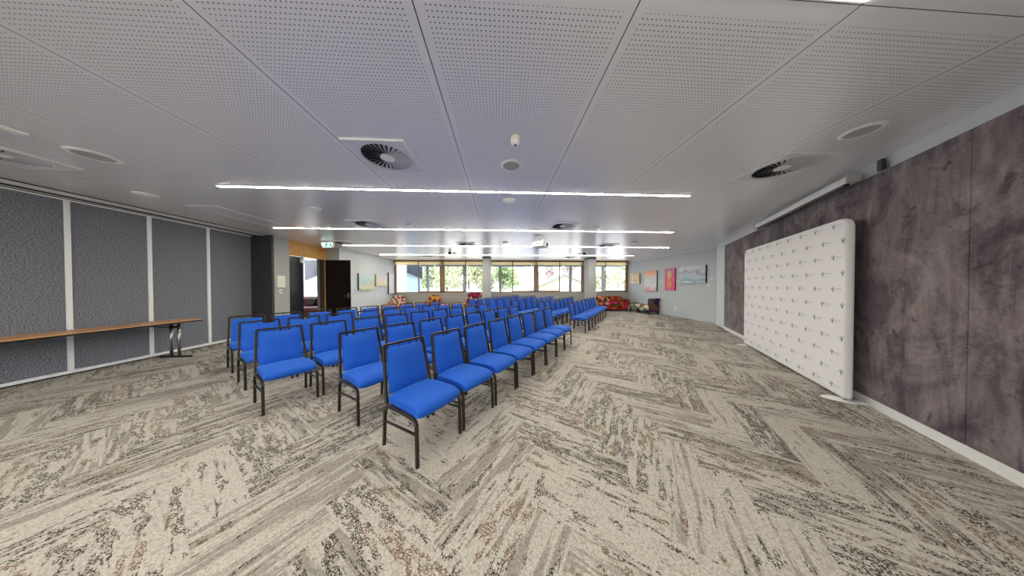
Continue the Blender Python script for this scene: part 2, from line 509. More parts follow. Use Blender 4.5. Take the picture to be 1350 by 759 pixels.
# window wall
bm = NB(); box(bm, (.85, YW + .12, .535), (14.4, .24, 1.07)); struct('wall_back', bm, sill_grey)
bm = NB(); box(bm, (.85, YW + .02, CE - .02), (14.3, .14, .04)); struct('trim_2', bm, bronze_dark)
WX = [-6.24, -3.47, -.70, 2.18, 5.08, 7.95]
for i in range(5):
    x0, x1 = WX[i], WX[i + 1]; xm = (x0 + x1) / 2
    w = empty(f'window_{i + 1}', (xm, YW + .05, 1.07)); w['kind'] = 'structure'
    bm = NB(); h = CE - .04 - 1.07
    for x, sg in ((x0, 1), (x1, -1)): box(bm, (x - xm + sg * .048, 0, h / 2), (.094, .1, h))
    box(bm, (0, 0, .025), (x1 - x0, .1, .05)); box(bm, (0, 0, h - .02), (x1 - x0, .1, .04))
    obj('window_frame', bm, bronze, w)
    sd = -1 if i in (1, 3) else 1
    bm = NB(); box(bm, (0, -.015, h / 2), (.05, .06, h)); obj('mullion', bm, bronze_dark, w)
    hw = (x1 - x0) / 2
    bm = NB(); cx = sd * hw / 2
    box(bm, (cx, -.03, .075), (hw - .06, .04, .06)); box(bm, (cx + sd * (hw / 2 - .12), -.03, h / 2), (.05, .04, h - .1))
    obj('sliding_sash', bm, bronze, w)
    bm = NB(); quad(bm, [(-hw, .01, .03), (hw, .01, .03), (hw, .01, h - .03), (-hw, .01, h - .03)]); obj('glass_pane', bm, glass, w)
    for s_, nm in ((-1, 'far'), (1, 'near')):
        pos = ['first', 'second', 'third', 'fourth', 'fifth'][i]
        b = empty('roller_blind', (xm + s_ * hw / 2, YW - .03, CE - .04), 0,
                  f'cream roller blind rolled up over the {"alcove" if s_ < 0 else "sofa"}-side pane of the {pos} window from the alcove', 'blind', 'rolled up cream blinds')
        bm = NB(); box(bm, (0, 0, -.12), (hw - .06, .012, .2)); obj('blind_cloth', bm, blind_cloth, b)
        bm = NB(); tube(bm, [(-hw / 2 + .03, .03, -.04), (hw / 2 - .03, .03, -.04)], .05, seg=12); obj('roller_tube', bm, blind_cloth, b, smooth=True)
        bm = NB(); box(bm, (0, 0, -.226), (hw - .06, .022, .016)); obj('bottom_rail', bm, cream_plastic, b)

# unseen glazed wall, added behind the camera position to let daylight in
w = empty('window_7', (-3.9, -4.75, 0)); w['kind'] = 'structure'; w.rotation_euler = (0, 0, math.atan2(-.9, 6.8))
bm = NB(); box(bm, (0, 0, .06), (6.9, .1, .12)); box(bm, (0, 0, 2.95), (6.9, .1, .1))
for k in range(6): box(bm, (-3.4 + k * 1.36, 0, 1.5), (.06, .1, 3))
obj('window_frame', bm, bronze, w)
bm = NB(); quad(bm, [(-3.4, 0, .1), (3.4, 0, .1), (3.4, 0, 2.92), (-3.4, 0, 2.92)]); obj('glass_pane', bm, glass, w)

# columns
for x, nm in ((-.74, 'column_1'), (5.0, 'column_2')):
    bm = NB(); box(bm, (x, 11.78, 1.5), (.44, .56, 3.0), bevel=.008, seg=1)
    c = struct(nm, bm, column_paint)
    bm = NB(); box(bm, (x, 11.78, .96), (.452, .572, .03)); obj('column_band', bm, sill_grey, c)
    bm = NB(); box(bm, (x, 11.78, 2.975), (.45, .57, .05)); obj('shadow_gap', bm, dark_gap, c)

# left folding partition wall
LX = -7.3
pl = empty('wall_left', (LX, 0, 0)); pl['kind'] = 'structure'
bm = NB(); box(bm, (-.16, 1.3, 1.5), (.2, 10.9, 3.0)); obj('core', bm, dark_gap, pl)
ys = [-4.1, -3.2, -2.3, -1.4, -.5, .43, 1.34, 2.25, 3.13, 4.03, 4.88, 5.78, 6.76]
for y0, y1 in zip(ys, ys[1:]):
    bm = NB(); box(bm, (-.03, (y0 + y1) / 2, 1.52), (.06, y1 - y0 - .05, 2.86)); obj('fabric_panel', bm, loop_fabric, pl)
for y in ys[1:]:
    bm = NB(); box(bm, (-.02, y, 1.51), (.09, .05, 2.9), bevel=.006); obj('panel_post', bm, alu, pl)
bm = NB(); box(bm, (-.02, 1.3, .055), (.1, 10.9, .05)); obj('bottom_rail', bm, alu, pl)
bm = NB(); box(bm, (-.02, 1.3, 2.955), (.09, 10.9, .022)); obj('top_rail', bm, alu, pl)
bm = NB(); box(bm, (.325, 1.3, 2.99), (.22, 10.9, .02)); box(bm, (.075, 1.3, 2.99), (.1, 10.9, .02)); obj('ceiling_track', bm, alu, pl)
bm = NB(); box(bm, (.17, 1.3, 2.985), (.09, 10.9, .026)); box(bm, (.445, 1.3, 2.994), (.02, 10.9, .012)); obj('track_slot', bm, dark_gap, pl)
# dark return beside the partition, grey pilaster, door recess, alcove
bm = NB(); box(bm, (-7.05, 6.735, 1.5), (.65, .06, 3.0)); struct('wall_return', bm, charcoal)
PX = -6.72
bm = NB(); box(bm, (PX - .2, 7.0, 1.5), (.4, .46, 3.0)); struct('wall_pilaster', bm, column_paint)
DX = -6.9
bm = NB(); box(bm, (DX - .06, 8.08, 2.76), (.12, 1.72, .48)); struct('trim_3', bm, honey_timber)
bm = NB(); box(bm, (DX - .0, 8.875, 1.26), (.16, .11, 2.52)); struct('trim_4', bm, honey_timber)
bm = NB(); box(bm, (DX - .05, 8.71, 1.26), (.1, .22, 2.52)); struct('trim_5', bm, charcoal)
bm = NB(); box(bm, (-6.72, 9.04, 1.5), (.6, .2, 3.0)); struct('wall_nib', bm, column_paint)
AX0, AX1 = (-6.42, 8.94), (-6.26, 13.2)
bm = NB(); slab(bm, AX0, AX1, .16, 0, CE, side=1); struct('wall_alcove', bm, wall_light)
bm = NB(); slab(bm, (-6.385, 9.9), (-6.27, 13.0), .03, CE - .09, CE - .05, side=-1); struct('trim_6', bm, white)
# doors
d = empty('door_1', (DX + .06, 8.84, 0)); d['kind'] = 'structure'
bm = NB(); box(bm, (.47, -.03, 1.26), (.92, .045, 2.5), bevel=.004); obj('door_leaf', bm, door_black, d)
bm = NB(); box(bm, (.87, -.056, 1.12), (.05, .008, .2)); tube(bm, [(.87, -.06, 1.1), (.87, -.11, 1.1), (.74, -.11, 1.1)], .02, seg=8); obj('door_handle', bm, steel, d, autosmooth=40)
bm = NB(); box(bm, (.94, -.03, 1.1), (.006, .024, .16)); obj('lock_plate', bm, steel, d)
d = empty('door_2', (DX, 7.24, 0)); d['kind'] = 'structure'
bm = NB(); box(bm, (-.04, .35, 1.25), (.05, .7, 2.5), bevel=.004); obj('door_leaf', bm, door_navy, d)
bm = NB(); box(bm, (.02, .62, 2.38), (.07, .12, .16), bevel=.01); obj('door_closer', bm, white_plastic, d)

# other room seen through the doorway
bm = NB(); box(bm, (-10.2, YW + .12, .42), (7.6, .24, .84)); struct('wall_beyond', bm, sill_grey)
w = empty('window_6', (-10.2, YW + .05, .84)); w['kind'] = 'structure'
bm = NB()
for x in (-3.6, -1.2, 1.2, 3.6): box(bm, (x, 0, 1.05), (.07, .1, 2.1))
box(bm, (0, 0, .03), (7.4, .1, .06)); obj('window_frame', bm, alu, w)
bm = NB(); quad(bm, [(-3.6, .01, .03), (3.6, .01, .03), (3.6, .01, 2.1), (-3.6, .01, 2.1)]); obj('glass_pane', bm, glass, w)
bm = NB(); box(bm, (-14.0, 8, 1.5), (.2, 10.4, 3)); struct('wall_beyond_left', bm, wall_light)

# ------------------------------------------------------------------ ceiling lights (recessed strips), every 2.4 m
def strip(x0, x1, y, label):
    r = empty('ceiling_light', ((x0 + x1) / 2, y, CE), 0, label, 'light', 'recessed ceiling light strips')
    L = x1 - x0
    bm = NB(); box(bm, (0, 0, -.004), (L, .036, .008)); obj('diffuser', bm, lamp, r)
    bm = NB()
    for s in (-1, 1): box(bm, (0, s * .023, -.003), (L + .02, .01, .006))
    obj('trim_edge', bm, white_metal, r)
strip(-4.22, 3.17, 3.47, 'warm white light strip passing just beyond the two big square ceiling vents')
strip(-5.82, 4.89, 5.87, 'warm white light strip just in front of the ceiling projector')
strip(-5.80, 6.72, 8.27, 'long warm white light strip behind the ceiling projector')
strip(-5.75, 6.78, 10.64, 'warm white light strip closest to the windows')
strip(-6.6, 1.93, 1.03, 'warm white light strip showing only its end at the top edge of the picture')
for y, x0, x1 in ((-1.33, -6.6, .4),):
    strip(x0, x1, y, 'warm white light strip out of view behind the camera position')

# ------------------------------------------------------------------ ceiling fittings
slat_shade = plain('slat_shade', (186, 187, 194), .4, var=.01)  # vent paint darkened, so the slats carry their shading as colour
vent_paint = plain('vent_paint', (214, 215, 222), .35, var=.01)
def make_vent():
    r = empty('ceiling_vent', (0, 0, 0))
    bm = NB()
    n = 48; ro = .262; h = .31
    outer = []
    for k in range(n):
        t_ = 2 * PI * k / n; c_, s_ = math.cos(t_), math.sin(t_); q = h / max(abs(c_), abs(s_)); outer.append((c_ * q, s_ * q))
    inner = [(ro * math.cos(2 * PI * k / n), ro * math.sin(2 * PI * k / n)) for k in range(n)]
    zb, zt = -.016, -.001
    vo = [bm.verts.new((x, y, zb)) for x, y in outer]; vi = [bm.verts.new((x, y, zb)) for x, y in inner]
    to = [bm.verts.new((x * 1.01, y * 1.01, zt)) for x, y in outer]; ti = [bm.verts.new((x, y, zt)) for x, y in inner]
    for k in range(n):
        j = (k + 1) % n
        bm.faces.new((vo[k], vi[k], vi[j], vo[j])); bm.faces.new((to[k], vo[k], vo[j], to[j])); bm.faces.new((vi[k], ti[k], ti[j], vi[j]))
    bmesh.ops.recalc_face_normals(bm, faces=bm.faces[:])
    obj('square_plate', bm, vent_paint, r)
    bm = NB()
    for sg in (-1, 1):
        box(bm, (sg * .312, 0, -.009), (.012, .636, .018)); box(bm, (0, sg * .312, -.009), (.612, .012, .018))
    obj('edge_trim', bm, white_metal, r)
    bm = NB()
    for k in range(30):
        t_ = 2 * PI * k / 30; c_, s_ = math.cos(t_), math.sin(t_)
        def P(rr, w, z): return (c_ * rr - s_ * w, s_ * rr + c_ * w, z)
        w0, w1 = .009, .026
        quad(bm, [P(.07, -w0 * .8, -.004), P(.258, -w1 * .62, -.003), P(.258, w1 * .5, -.015), P(.07, w0 * .6, -.015)])
    obj('swirl_slats', bm, slat_shade, r)
    bm = NB(); lathe(bm, [(.076, -.004), (.076, -.016), (.07, -.018)], 24); obj('hub_disc', bm, white_metal, r)
    bm = NB(); lathe(bm, [(.26, -.0005), (.26, -.0015)], 32); obj('throat_shade', bm, dark_gap, r)  # flat black disc for the shade inside the vent opening
    return r
v0 = make_vent()
vents = [((-1.31, 2.60), 'big square swirl ceiling vent before the first full light strip, beside a seam'),
         ((3.59, 2.575), 'square swirl ceiling vent over the near end of the projection screen'),
         ((-5.65, 2.74), 'square swirl ceiling vent by the folding partition, cut by the picture edge'),
         ((-3.2, 5.41), 'square swirl ceiling vent before the second light strip, on the door side'),
         ((1.57, 5.36), 'square swirl ceiling vent just beyond the projector mount'),
         ((-1.22, 7.85), 'square swirl ceiling vent before the third light strip, opposite the first pillar'),
         ((3.97, 7.86), 'square swirl ceiling vent before the third light strip, opposite the second pillar'),
         ((-5.45, 7.82), 'square swirl ceiling vent next to the exit sign'),
         ((-3.67, 11.0), 'square swirl ceiling vent near the window wall, opposite the first window'),
         ((3.68, 11.15), 'square swirl ceiling vent near the window wall, before the second pillar')]
for i, (p, lab) in enumerate(vents):
    o = v0 if i == 0 else copy_tree(v0)
    o.location = (p[0], p[1], CE); tag(o, lab, 'vent', 'square swirl ceiling vents')
def make_speaker():
    r = empty('ceiling_speaker', (0, 0, 0))
    bm = NB(); lathe(bm, [(.10, -.012), (.105, -.018), (.128, -.012), (.135, -.001)], 32, cap=False); obj('ring', bm, white_plastic, r, smooth=True)
    bm = NB(); lathe(bm, [(.102, -.004), (.102, -.012), (.05, -.0135)], 32); obj('grille_disc', bm, grey_plastic, r)
    return r
s0 = make_speaker()
for i, (p, sc, lab) in enumerate([((.138, 2.70), 1, 'round white ceiling speaker behind the motion sensor, before the first light strip'),
                                  ((-4.64, 2.73), 1.25, 'round white ringed ceiling speaker near the folding partition'),
                                  ((3.52, 1.93), 1.0, 'flat round ceiling speaker above the velvet wall, near the screen bracket')]):
    o = s0 if i == 0 else copy_tree(s0)
    o.location = (p[0], p[1], CE); o.scale = (sc, sc, 1); tag(o, lab, 'speaker', 'round ceiling speakers')
def make_disc():
    r = empty('smoke_detector', (0, 0, 0))
    bm = NB(); lathe(bm, [(.112, -.001), (.112, -.014), (.1, -.02)], 28); obj('base', bm, white_plastic, r, autosmooth=40)
    bm = NB(); lathe(bm, [(.09, -.019), (.075, -.032), (.03, -.036)], 28); obj('cap', bm, white_plastic, r, autosmooth=40)
    return r
d0 = make_disc()
for i, (p, sc, lab) in enumerate([((.153, 3.80), 1, 'round white ceiling disc just beyond the first light strip, mid ceiling'),
                                  ((-5.78, 3.84), 1.1, 'round ceiling disc near the folding partition track'),
                                  ((-3.56, 4.37), .8, 'small round ceiling disc between first and second strips, door side'),
                                  ((-2.22, 5.43), .7, 'small round ceiling disc beside the door-side swirl vent'),
                                  ((2.48, 5.46), .7, 'small round ceiling disc before the second strip, window end of projector'),
                                  ((.165, 7.45), .8, 'small round ceiling disc behind the second strip, on the door side of the projector'),
                                  ((4.69, 7.33), .8, 'small round ceiling disc by the far vent on the paintings side'),
                                  ((-4.57, 7.34), .8, 'small round ceiling disc near the exit sign'),
                                  ((-4.5, 7.8), .55, 'smallest round ceiling disc just behind the one near the exit sign'),
                                  ((3.77, 10.1), .8, 'small round ceiling disc next to the black dome, second pillar side'),
                                  ((-2.14, 10.05), .8, 'small round ceiling disc next to the black dome, first pillar side')]):
    o = d0 if i == 0 else copy_tree(d0)
    o.location = (p[0], p[1], CE); o.scale = (sc, sc, 1); tag(o, lab, 'smoke detector', 'small round ceiling discs')
# motion sensor
r = empty('motion_sensor', (.155, 2.2, CE), 0, 'small cream motion sensor hanging before the round speaker', 'sensor')
bm = NB(); lathe(bm, [(.05, 0), (.05, -.03)], 20); obj('collar', bm, cream_plastic, r, autosmooth=40)
bm = NB(); lathe(bm, [(.048, -.03), (.047, -.055), (.035, -.068), (.018, -.075)], 20); obj('lens_dome', bm, white_plastic, r, smooth=True)
bm = NB(); lathe(bm, [(.019, -.072), (.01, -.079)], 12); obj('eye', bm, black_metal, r)
for i, (x, y, lab) in enumerate([(-2.19, 9.46, 'black dome camera under the ceiling on the first pillar side'), (3.72, 9.40, 'black dome camera under the ceiling on the second pillar side')]):
    if i == 0:
        cd = empty('dome_camera', (x, y, CE))
        bm = NB(); lathe(bm, [(.045, 0), (.045, -.06)], 16); obj('mount', bm, white_plastic, cd, autosmooth=40)
        bm = NB(); lathe(bm, [(.07, -.05), (.075, -.09), (.05, -.135), (.02, -.15)], 16); obj('dome', bm, black_metal, cd, smooth=True)
        o = cd
    else: o = copy_tree(cd)
    o.location = (x, y, CE); tag(o, lab, 'camera', 'black ceiling dome cameras')
# access hatch
r = empty('ceiling_hatch', (-5.57, 5.03, CE), 0, 'long flush access hatch in the ceiling beside the folding partition', 'hatch')
bm = NB()
for s in (-1, 1): box(bm, (s * .27, 0, -.003), (.012, 1.42, .006)); box(bm, (0, s * .71, -.003), (.54, .012, .006))
obj('hatch_frame', bm, alu, r)
bm = NB(); box(bm, (0, 0, -.001), (.52, 1.40, .002)); obj('hatch_lid', bm, vent_paint, r)
r = empty('emergency_ceiling_light', (-4.62, 2.28, CE), 0, 'small white box light under the ceiling, cut by the picture edge', 'light')
bm = NB(); box(bm, (-.02, .02, -.014), (.1, .14, .028), bevel=.008); obj('body', bm, white_plastic, r)
bm = NB(); box(bm, (-.02, -.03, -.031), (.06, .1, .006)); obj('lens', bm, cream_plastic, r)

# projector
pj = empty('projector', (1.2, 6.42, CE), R(-35), 'cream projector hanging under the ceiling, lens towards the velvet wall', 'projector')
bm = NB(); box(bm, (0, 0, -.29), (.36, .44, .13), bevel=.015); obj('body', bm, cream_plastic, pj)
bm = NB(); box(bm, (0, -.221, -.28), (.14, .004, .07)); obj('side_grille', bm, grey_plastic, pj)
bm = NB(); box(bm, (.181, -.13, -.28), (.004, .12, .08)); obj('front_grille', bm, grey_plastic, pj)
bm = NB(); lathe(bm, [(.05, 0), (.05, .03), (.035, .035)], 20, Matrix.Translation((.17, .06, -.285)) @ Matrix.Rotation(PI / 2, 4, 'Y')); obj('lens', bm, black_metal, pj, autosmooth=40)
bm = NB(); box(bm, (0, 0, -.006), (.2, .2, .012)); box(bm, (-.02, 0, -.2), (.24, .3, .012)); obj('ceiling_plate', bm, white_metal, pj)
bm = NB()
tube(bm, [(.06, .05, 0), (.06, .05, -.2)], .05, seg=10); tube(bm, [(-.1, -.08, 0), (-.1, -.08, -.2)], .03, seg=10)
obj('mount_pole', bm, steel, pj, autosmooth=40)

# exit sign under the ceiling near the door
ex = empty('exit_sign', (-5.78, 7.55, CE), R(-6), 'green and white running man exit sign hanging near the timber lintel', 'sign')
bm = NB(); box(bm, (0, 0, -.012), (.3, .06, .024)); obj('mount_plate', bm, grey_plastic, ex)
bm = NB(); prism(bm, [(-.22, -.03), (.22, -.03), (.22, -.1), (.17, -.23), (-.16, -.23), (-.22, -.1)], Matrix.Translation((0, .03, 0)) @ Matrix.Rotation(PI / 2, 4, 'X'), .06); obj('body', bm, white_plastic, ex)
bm = NB(); prism(bm, [(-.2, -.045), (.2, -.045), (.2, -.1), (.155, -.215), (-.145, -.215), (-.2, -.1)], Matrix.Translation((0, -.031, 0)) @ Matrix.Rotation(PI / 2, 4, 'X'), .002); obj('lit_face', bm, sign_face, ex)
bm = NB(); FM = Matrix.Translation((0, -.034, 0)) @ Matrix.Rotation(PI / 2, 4, 'X')
# running figure, then a second one with an arrow, drawn as flat shapes
def man(ox, s):
    P = lambda L: [(ox + x * s, -.135 + y * s) for x, y in L]
    prism(bm, [(ox + .012 * s + .018 * s * math.cos(2 * PI * k / 10), -.135 + .062 * s + .018 * s * math.sin(2 * PI * k / 10)) for k in range(10)], FM, .002)
    prism(bm, P([(-.02, .035), (.02, .04), (.018, -.015), (-.012, -.02)]), FM, .002)
    prism(bm, P([(.0, -.018), (.018, -.014), (.05, -.045), (.03, -.055)]), FM, .002)
    prism(bm, P([(-.012, -.02), (.006, -.02), (-.03, -.08), (-.06, -.075)]), FM, .002)
    prism(bm, P([(.02, .04), (.05, .015), (.045, .005), (.015, .022)]), FM, .002)
    prism(bm, P([(-.02, .035), (-.05, .005), (-.04, -.005), (-.012, .018)]), FM, .002)
man(-.03, 1.15); man(.12, .95)
prism(bm, [(.03, -.1), (.05, -.125), (.036, -.125), (.036, -.16), (.024, -.16), (.024, -.125), (.01, -.125)], FM, .002)
obj('running_man', bm, sign_green, ex)

# projection screen housing on the feature wall
sh = empty('projection_screen', (*fw(5.98, .09), 2.875), FANG, 'long white roll-up projection screen housing mounted above the velvet panels', 'projection screen')
Ls = 2.64
bm = NB(); box(bm, (0, 0, .0), (Ls, .11, .1), bevel=.025, seg=3); obj('housing', bm, white_metal, sh, autosmooth=40)
for s in (-1, 1):
    bm = NB(); box(bm, (s * (Ls / 2 + .012), 0, 0), (.024, .125, .115), bevel=.02); obj('end_cap', bm, grey_plastic, sh)
bm = NB(); box(bm, (0, .02, -.066), (Ls - .1, .04, .034)); obj('bottom_bar', bm, black_metal, sh)
for s in (-.42, .42):
    bm = NB(); box(bm, (s * Ls, -.07, .02), (.05, .06, .07)); obj('wall_bracket', bm, white_metal, sh)
r = obj('speaker_bracket', box(NB(), (0, 0, 0), (.06, .035, .13), bevel=.004), black_metal, None, loc=(*fw(4.4, .02), 2.9), rz=FANG)
tag(r, 'small black bracket on the white strip beside the screen housing end', 'bracket')

# ------------------------------------------------------------------ media wall backdrop
BL = 3.12
bd = empty('fabric_display_stand', (*fw(4.46 + .0, .175), 0), FANG, 'white fabric display wall with rows of small blue logos, standing by the velvet wall', 'display wall')
s_c = Vector((4.41, 2.485)); s_c = s_c + FU * (BL / 2)
bd.location = (s_c.x, s_c.y, 0)
white_fabric = plain('white_stretch_fabric', (238, 236, 236), .8, var=.01, scale=3)
bm = NB()
poly = []
hx, z0, z1, rr = BL / 2, .04, 2.36, .13
for cx_, cz, a0 in ((hx - rr, z1 - rr, 0), (-hx + rr, z1 - rr, PI / 2)):
    poly += arc((cx_, cz), rr, a0, a0 + PI / 2, 8)
poly += arc((-hx + .03, z0 + .03), .03, PI, 1.5 * PI, 3) + arc((hx - .03, z0 + .03), .03, 1.5 * PI, 2 * PI, 3)
prism(bm, poly, Matrix.Translation((0, .045, 0)) @ Matrix.Rotation(PI / 2, 4, 'X'), .09)
es = [e for e in bm.edges if abs(e.verts[0].co.y - e.verts[1].co.y) < 1e-5]
bmesh.ops.bevel(bm, geom=es, offset=.03, segments=4, affect='EDGES', profile=.5)
cover_bm = bm
for s in (-1, 1):
    bm = NB(); lathe(bm, [(.19, 0), (.19, .006), (.18, .012)], 32, Matrix.Diagonal((.42, 1, 1, 1)))
    obj('foot_plate', bm, white_metal, bd, loc=(s * (hx - .07), 0, 0), autosmooth=40)
    bm = NB(); tube(bm, [(s * (hx - .05), 0, .006), (s * (hx - .05), 0, .06)], .035, seg=12); obj('foot_post', bm, steel, bd, smooth=True)
logo_blue = plain('logo_blue', (88, 158, 196), .8)
logo_dark = plain('logo_dark_teal', (46, 100, 122), .8)
logo_grey = plain('logo_grey_print', (206, 208, 214), .8)
bmb, bmd_, bmg = 1, 2, 3
yf = .0465
def lq(mi, pts):
    f = quad(cover_bm, pts); f.material_index = mi
rows = [2.27, 2.065, 1.855, 1.645, 1.435, 1.225, 1.013, .80, .59, .37, .155]
for ri, z in enumerate(rows):
    s_ = .19 if ri % 2 == 0 else .03
    while s_ < BL - .02:
        X = s_ - hx
        def P(L): return [(X - x, yf, z + y) for x, y in L]   # local +x runs away from the near end; the logo reads from the room side
        if .02 < s_:
            lq(bmb, P([(.0, -.005), (-.012, .012), (-.032, .034), (-.024, .002)]))
            lq(bmb, P([(.002, -.004), (.012, .016), (.034, .036), (.026, .004)]))
            lq(bmb, P([(-.004, .018), (.006, .016), (.01, .04), (.0, .046)]))
            lq(bmd_, P([(-.006, .006), (.010, .010), (.014, -.03), (.002, -.034)]))
            lq(bmd_, P([(-.02, .012), (-.004, .006), (-.004, -.006), (-.014, .0)]))
            if s_ - .05 > .12:
                x = .05
                for L_c in (.03, .022, .034):
                    if s_ - x - L_c > .02: lq(bmg, P([(x, .0), (x + L_c, .0), (x + L_c, .016), (x, .016)])); x += L_c + .008
                x = .02
                for L_c in (.02, .03, .016, .026):
                    if s_ - x - L_c > .02: lq(bmg, P([(x - .02, -.028), (x - .02 + L_c, -.028), (x - .02 + L_c, -.022), (x - .02, -.022)])); x += L_c + .006
        s_ += .352
obj('fabric_cover', cover_bm, [white_fabric, logo_blue, logo_dark, logo_grey], bd, autosmooth=50)

# ------------------------------------------------------------------ folding table by the partition
tb = empty('folding_table', (-6.96, 3.98, 0), R(-1.2), 'long folding table with brown laminate top and steel legs along the grey partition', 'table')
bm = NB(); box(bm, (0, 0, .765), (.56, 2.4, .02), bevel=.004); obj('table_top', bm, table_timber, tb)
bm = NB(); box(bm, (0, 0, .742), (.55, 2.39, .026)); obj('edge_band', bm, black_metal, tb)
for s in (-1, 1):
    y = s * .94
    for dx in (-.03, .13):
        bm = NB(); tube(bm, [(dx, y, .03), (dx, y, .72)], .045, seg=14); obj('leg', bm, steel, tb, smooth=True)
    bm = NB(); box(bm, (.06, y, .018), (.62, .05, .035), bevel=.01); obj('foot_bar', bm, black_metal, tb)
    bm = NB(); box(bm, (.05, y, .64), (.2, .03, .03)); tube(bm, [(.04, y, .62), (.04, y - s * .35, .72)], .02, seg=8); obj('folding_brace', bm, black_metal, tb)

# ------------------------------------------------------------------ banquet chair
def make_chair():
    r = empty('banquet_chair', (0, 0, 0))
    # seat: side profile swept across, domed top, waterfall front
    bm = NB()
    prof = [(-.212, .402), (-.222, .425), (-.22, .455), (-.2, .474), (-.12, .484), (.0, .49), (.1, .491), (.18, .486), (.235, .47), (.268, .443), (.277, .412), (.264, .386), (.235, .372), (.19, .378), (.1, .394), (-.05, .398)]
    nw = 12
    rings = []
    for j in range(nw + 1):
        t_ = -1 + 2 * j / nw
        e = abs(t_) ** 6
        ring = []
        for x, z in prof:
            cz = .438
            hw = (.232 + .012 * (x + .2))
            zz = cz + (z - cz) * (1 - .3 * e) + (.008 * (1 - t_ * t_) if z > cz else 0)
            xx = .02 + (x - .02) * (1 - .06 * e)
            yy = hw * (t_ if abs(t_) < .999 else t_ * .985) * (1.0)
            ring.append(bm.verts.new((xx, yy, zz)))
        rings.append(ring)
    n = len(prof)
    for A, B in zip(rings, rings[1:]):
        for k in range(n): bm.faces.new((A[k], A[(k + 1) % n], B[(k + 1) % n], B[k]))
    bm.faces.new(rings[0]); bm.faces.new(list(reversed(rings[-1])))
    bmesh.ops.recalc_face_normals(bm, faces=bm.faces[:])
    obj('seat', bm, blue_fabric, r, autosmooth=60)
    bm = NB(); box(bm, (.02, 0, .388), (.4, .42, .014)); obj('seat_pan', bm, dark_fabric, r)
    # back pad: leaning trapezoid slab with soft edges
    def bx(z): return -.213 - (z - .45) * .19          # lean of the back
    def bw(z): return .242 - (z - .45) * .058          # half width of the frame
    bm = NB()
    nu, nv = 8, 8
    for side in (0,):
        F, Bk = [], []
        for i in range(nv + 1):
            z = .475 + (.877 - .475) * i / nv
            rf, rb = [], []
            for j in range(nu + 1):
                t_ = -1 + 2 * j / nu
                hw = bw(z) - .03
                ed = max(abs(t_), abs(2 * i / nv - 1)) ** 8
                th = .03 * (1 - .7 * ed) + .006 * (1 - t_ * t_)
                rf.append(bm.verts.new((bx(z) + th, hw * t_, z))); rb.append(bm.verts.new((bx(z) - th * .55, hw * t_, z)))
            F.append(rf); Bk.append(rb)
        for i in range(nv):
            for j in range(nu):
                bm.faces.new((F[i][j], F[i][j + 1], F[i + 1][j + 1], F[i + 1][j])); bm.faces.new((Bk[i][j + 1], Bk[i][j], Bk[i + 1][j], Bk[i + 1][j + 1]))
        for i in range(nv):
            bm.faces.new((F[i + 1][0], Bk[i + 1][0], Bk[i][0], F[i][0])); bm.faces.new((F[i][nu], Bk[i][nu], Bk[i + 1][nu], F[i + 1][nu]))
        for j in range(nu):
            bm.faces.new((F[nv][j], F[nv][j + 1], Bk[nv][j + 1], Bk[nv][j])); bm.faces.new((F[0][j + 1], F[0][j], Bk[0][j], Bk[0][j + 1]))
    bmesh.ops.recalc_face_normals(bm, faces=bm.faces[:])
    obj('backrest', bm, blue_fabric, r, autosmooth=60)
    # back frame: square tube up, across, down
    bm = NB()
    zt = .922
    pts = [(bx(.40) + .01, -bw(.40), .40), (bx(.46), -bw(.46), .46), (bx(zt - .012), -bw(zt), zt - .012), (bx(zt), -bw(zt) + .012, zt), (bx(zt), bw(zt) - .012, zt), (bx(zt - .012), bw(zt), zt - .012), (bx(.46), bw(.46), .46), (bx(.40) + .01, bw(.40), .40)]
    tube(bm, pts, .026, .024, up=(1, 0, .01)); obj('back_frame', bm, frame_metal, r, autosmooth=40)
    for y in (-.055, .055):
        bm = NB(); tube(bm, [(bx(.868), y, .868), (bx(.915), y, .915)], .009); obj('pad_clip', bm, frame_metal, r)
    for s in (-1, 1):
        y = s * .243
        # arch: rear corner lower, front corner higher
        bm = NB(); tube(bm, [(-.232, y, .30), (-.222, y, .345), (-.195, y, .375), (-.155, y, .388), (0, y, .392), (.16, y, .394), (.2, y, .388), (.226, y, .37), (.24, y, .34)], .027, .027, up=(0, 1, 0)); obj('side_arch', bm, frame_metal, r, autosmooth=40)
        bm = NB(); tube(bm, [(-.232, y, .302), (-.252, y, .012)], .026, .026, up=(0, 1, 0)); lg = obj('leg', bm, frame_metal, r)
        bm = NB(); tube(bm, [(-.252, y, .0), (-.252, y, .016)], .032, seg=8); obj('foot_cap', bm, black_metal, lg)
        bm = NB(); tube(bm, [(.24, y, .342), (.25, y, .012)], .026, .026, up=(0, 1, 0)); lg = obj('leg', bm, frame_metal, r)
        bm = NB(); tube(bm, [(.25, y, .0), (.25, y, .016)], .032, seg=8); obj('foot_cap', bm, black_metal, lg)
        bm = NB(); tube(bm, [(-.238, y, .235), (.243, y, .265)], .014, .02, up=(0, 1, 0)); obj('stretcher', bm, frame_metal, r)
    bm = NB(); tube(bm, [(.15, -.243, .375), (.15, .243, .375)], .022); tube(bm, [(-.18, -.243, .375), (-.18, .243, .375)], .022); obj('seat_frame', bm, frame_metal, r)
    bm = NB(); tube(bm, [(.17, -.262, .345), (.17, -.262, .36), (.2, -.262, .36)], .012, seg=6); tube(bm, [(-.05, -.262, .35), (-.05, -.262, .365), (-.02, -.262, .365)], .012, seg=6)
    obj('ganging_clip', bm, chrome, r)
    return r
ch0 = make_chair()
first = True
ordn = ['first', 'second', 'third', 'fourth', 'fifth', 'sixth', 'seventh', 'eighth', 'ninth', 'tenth']
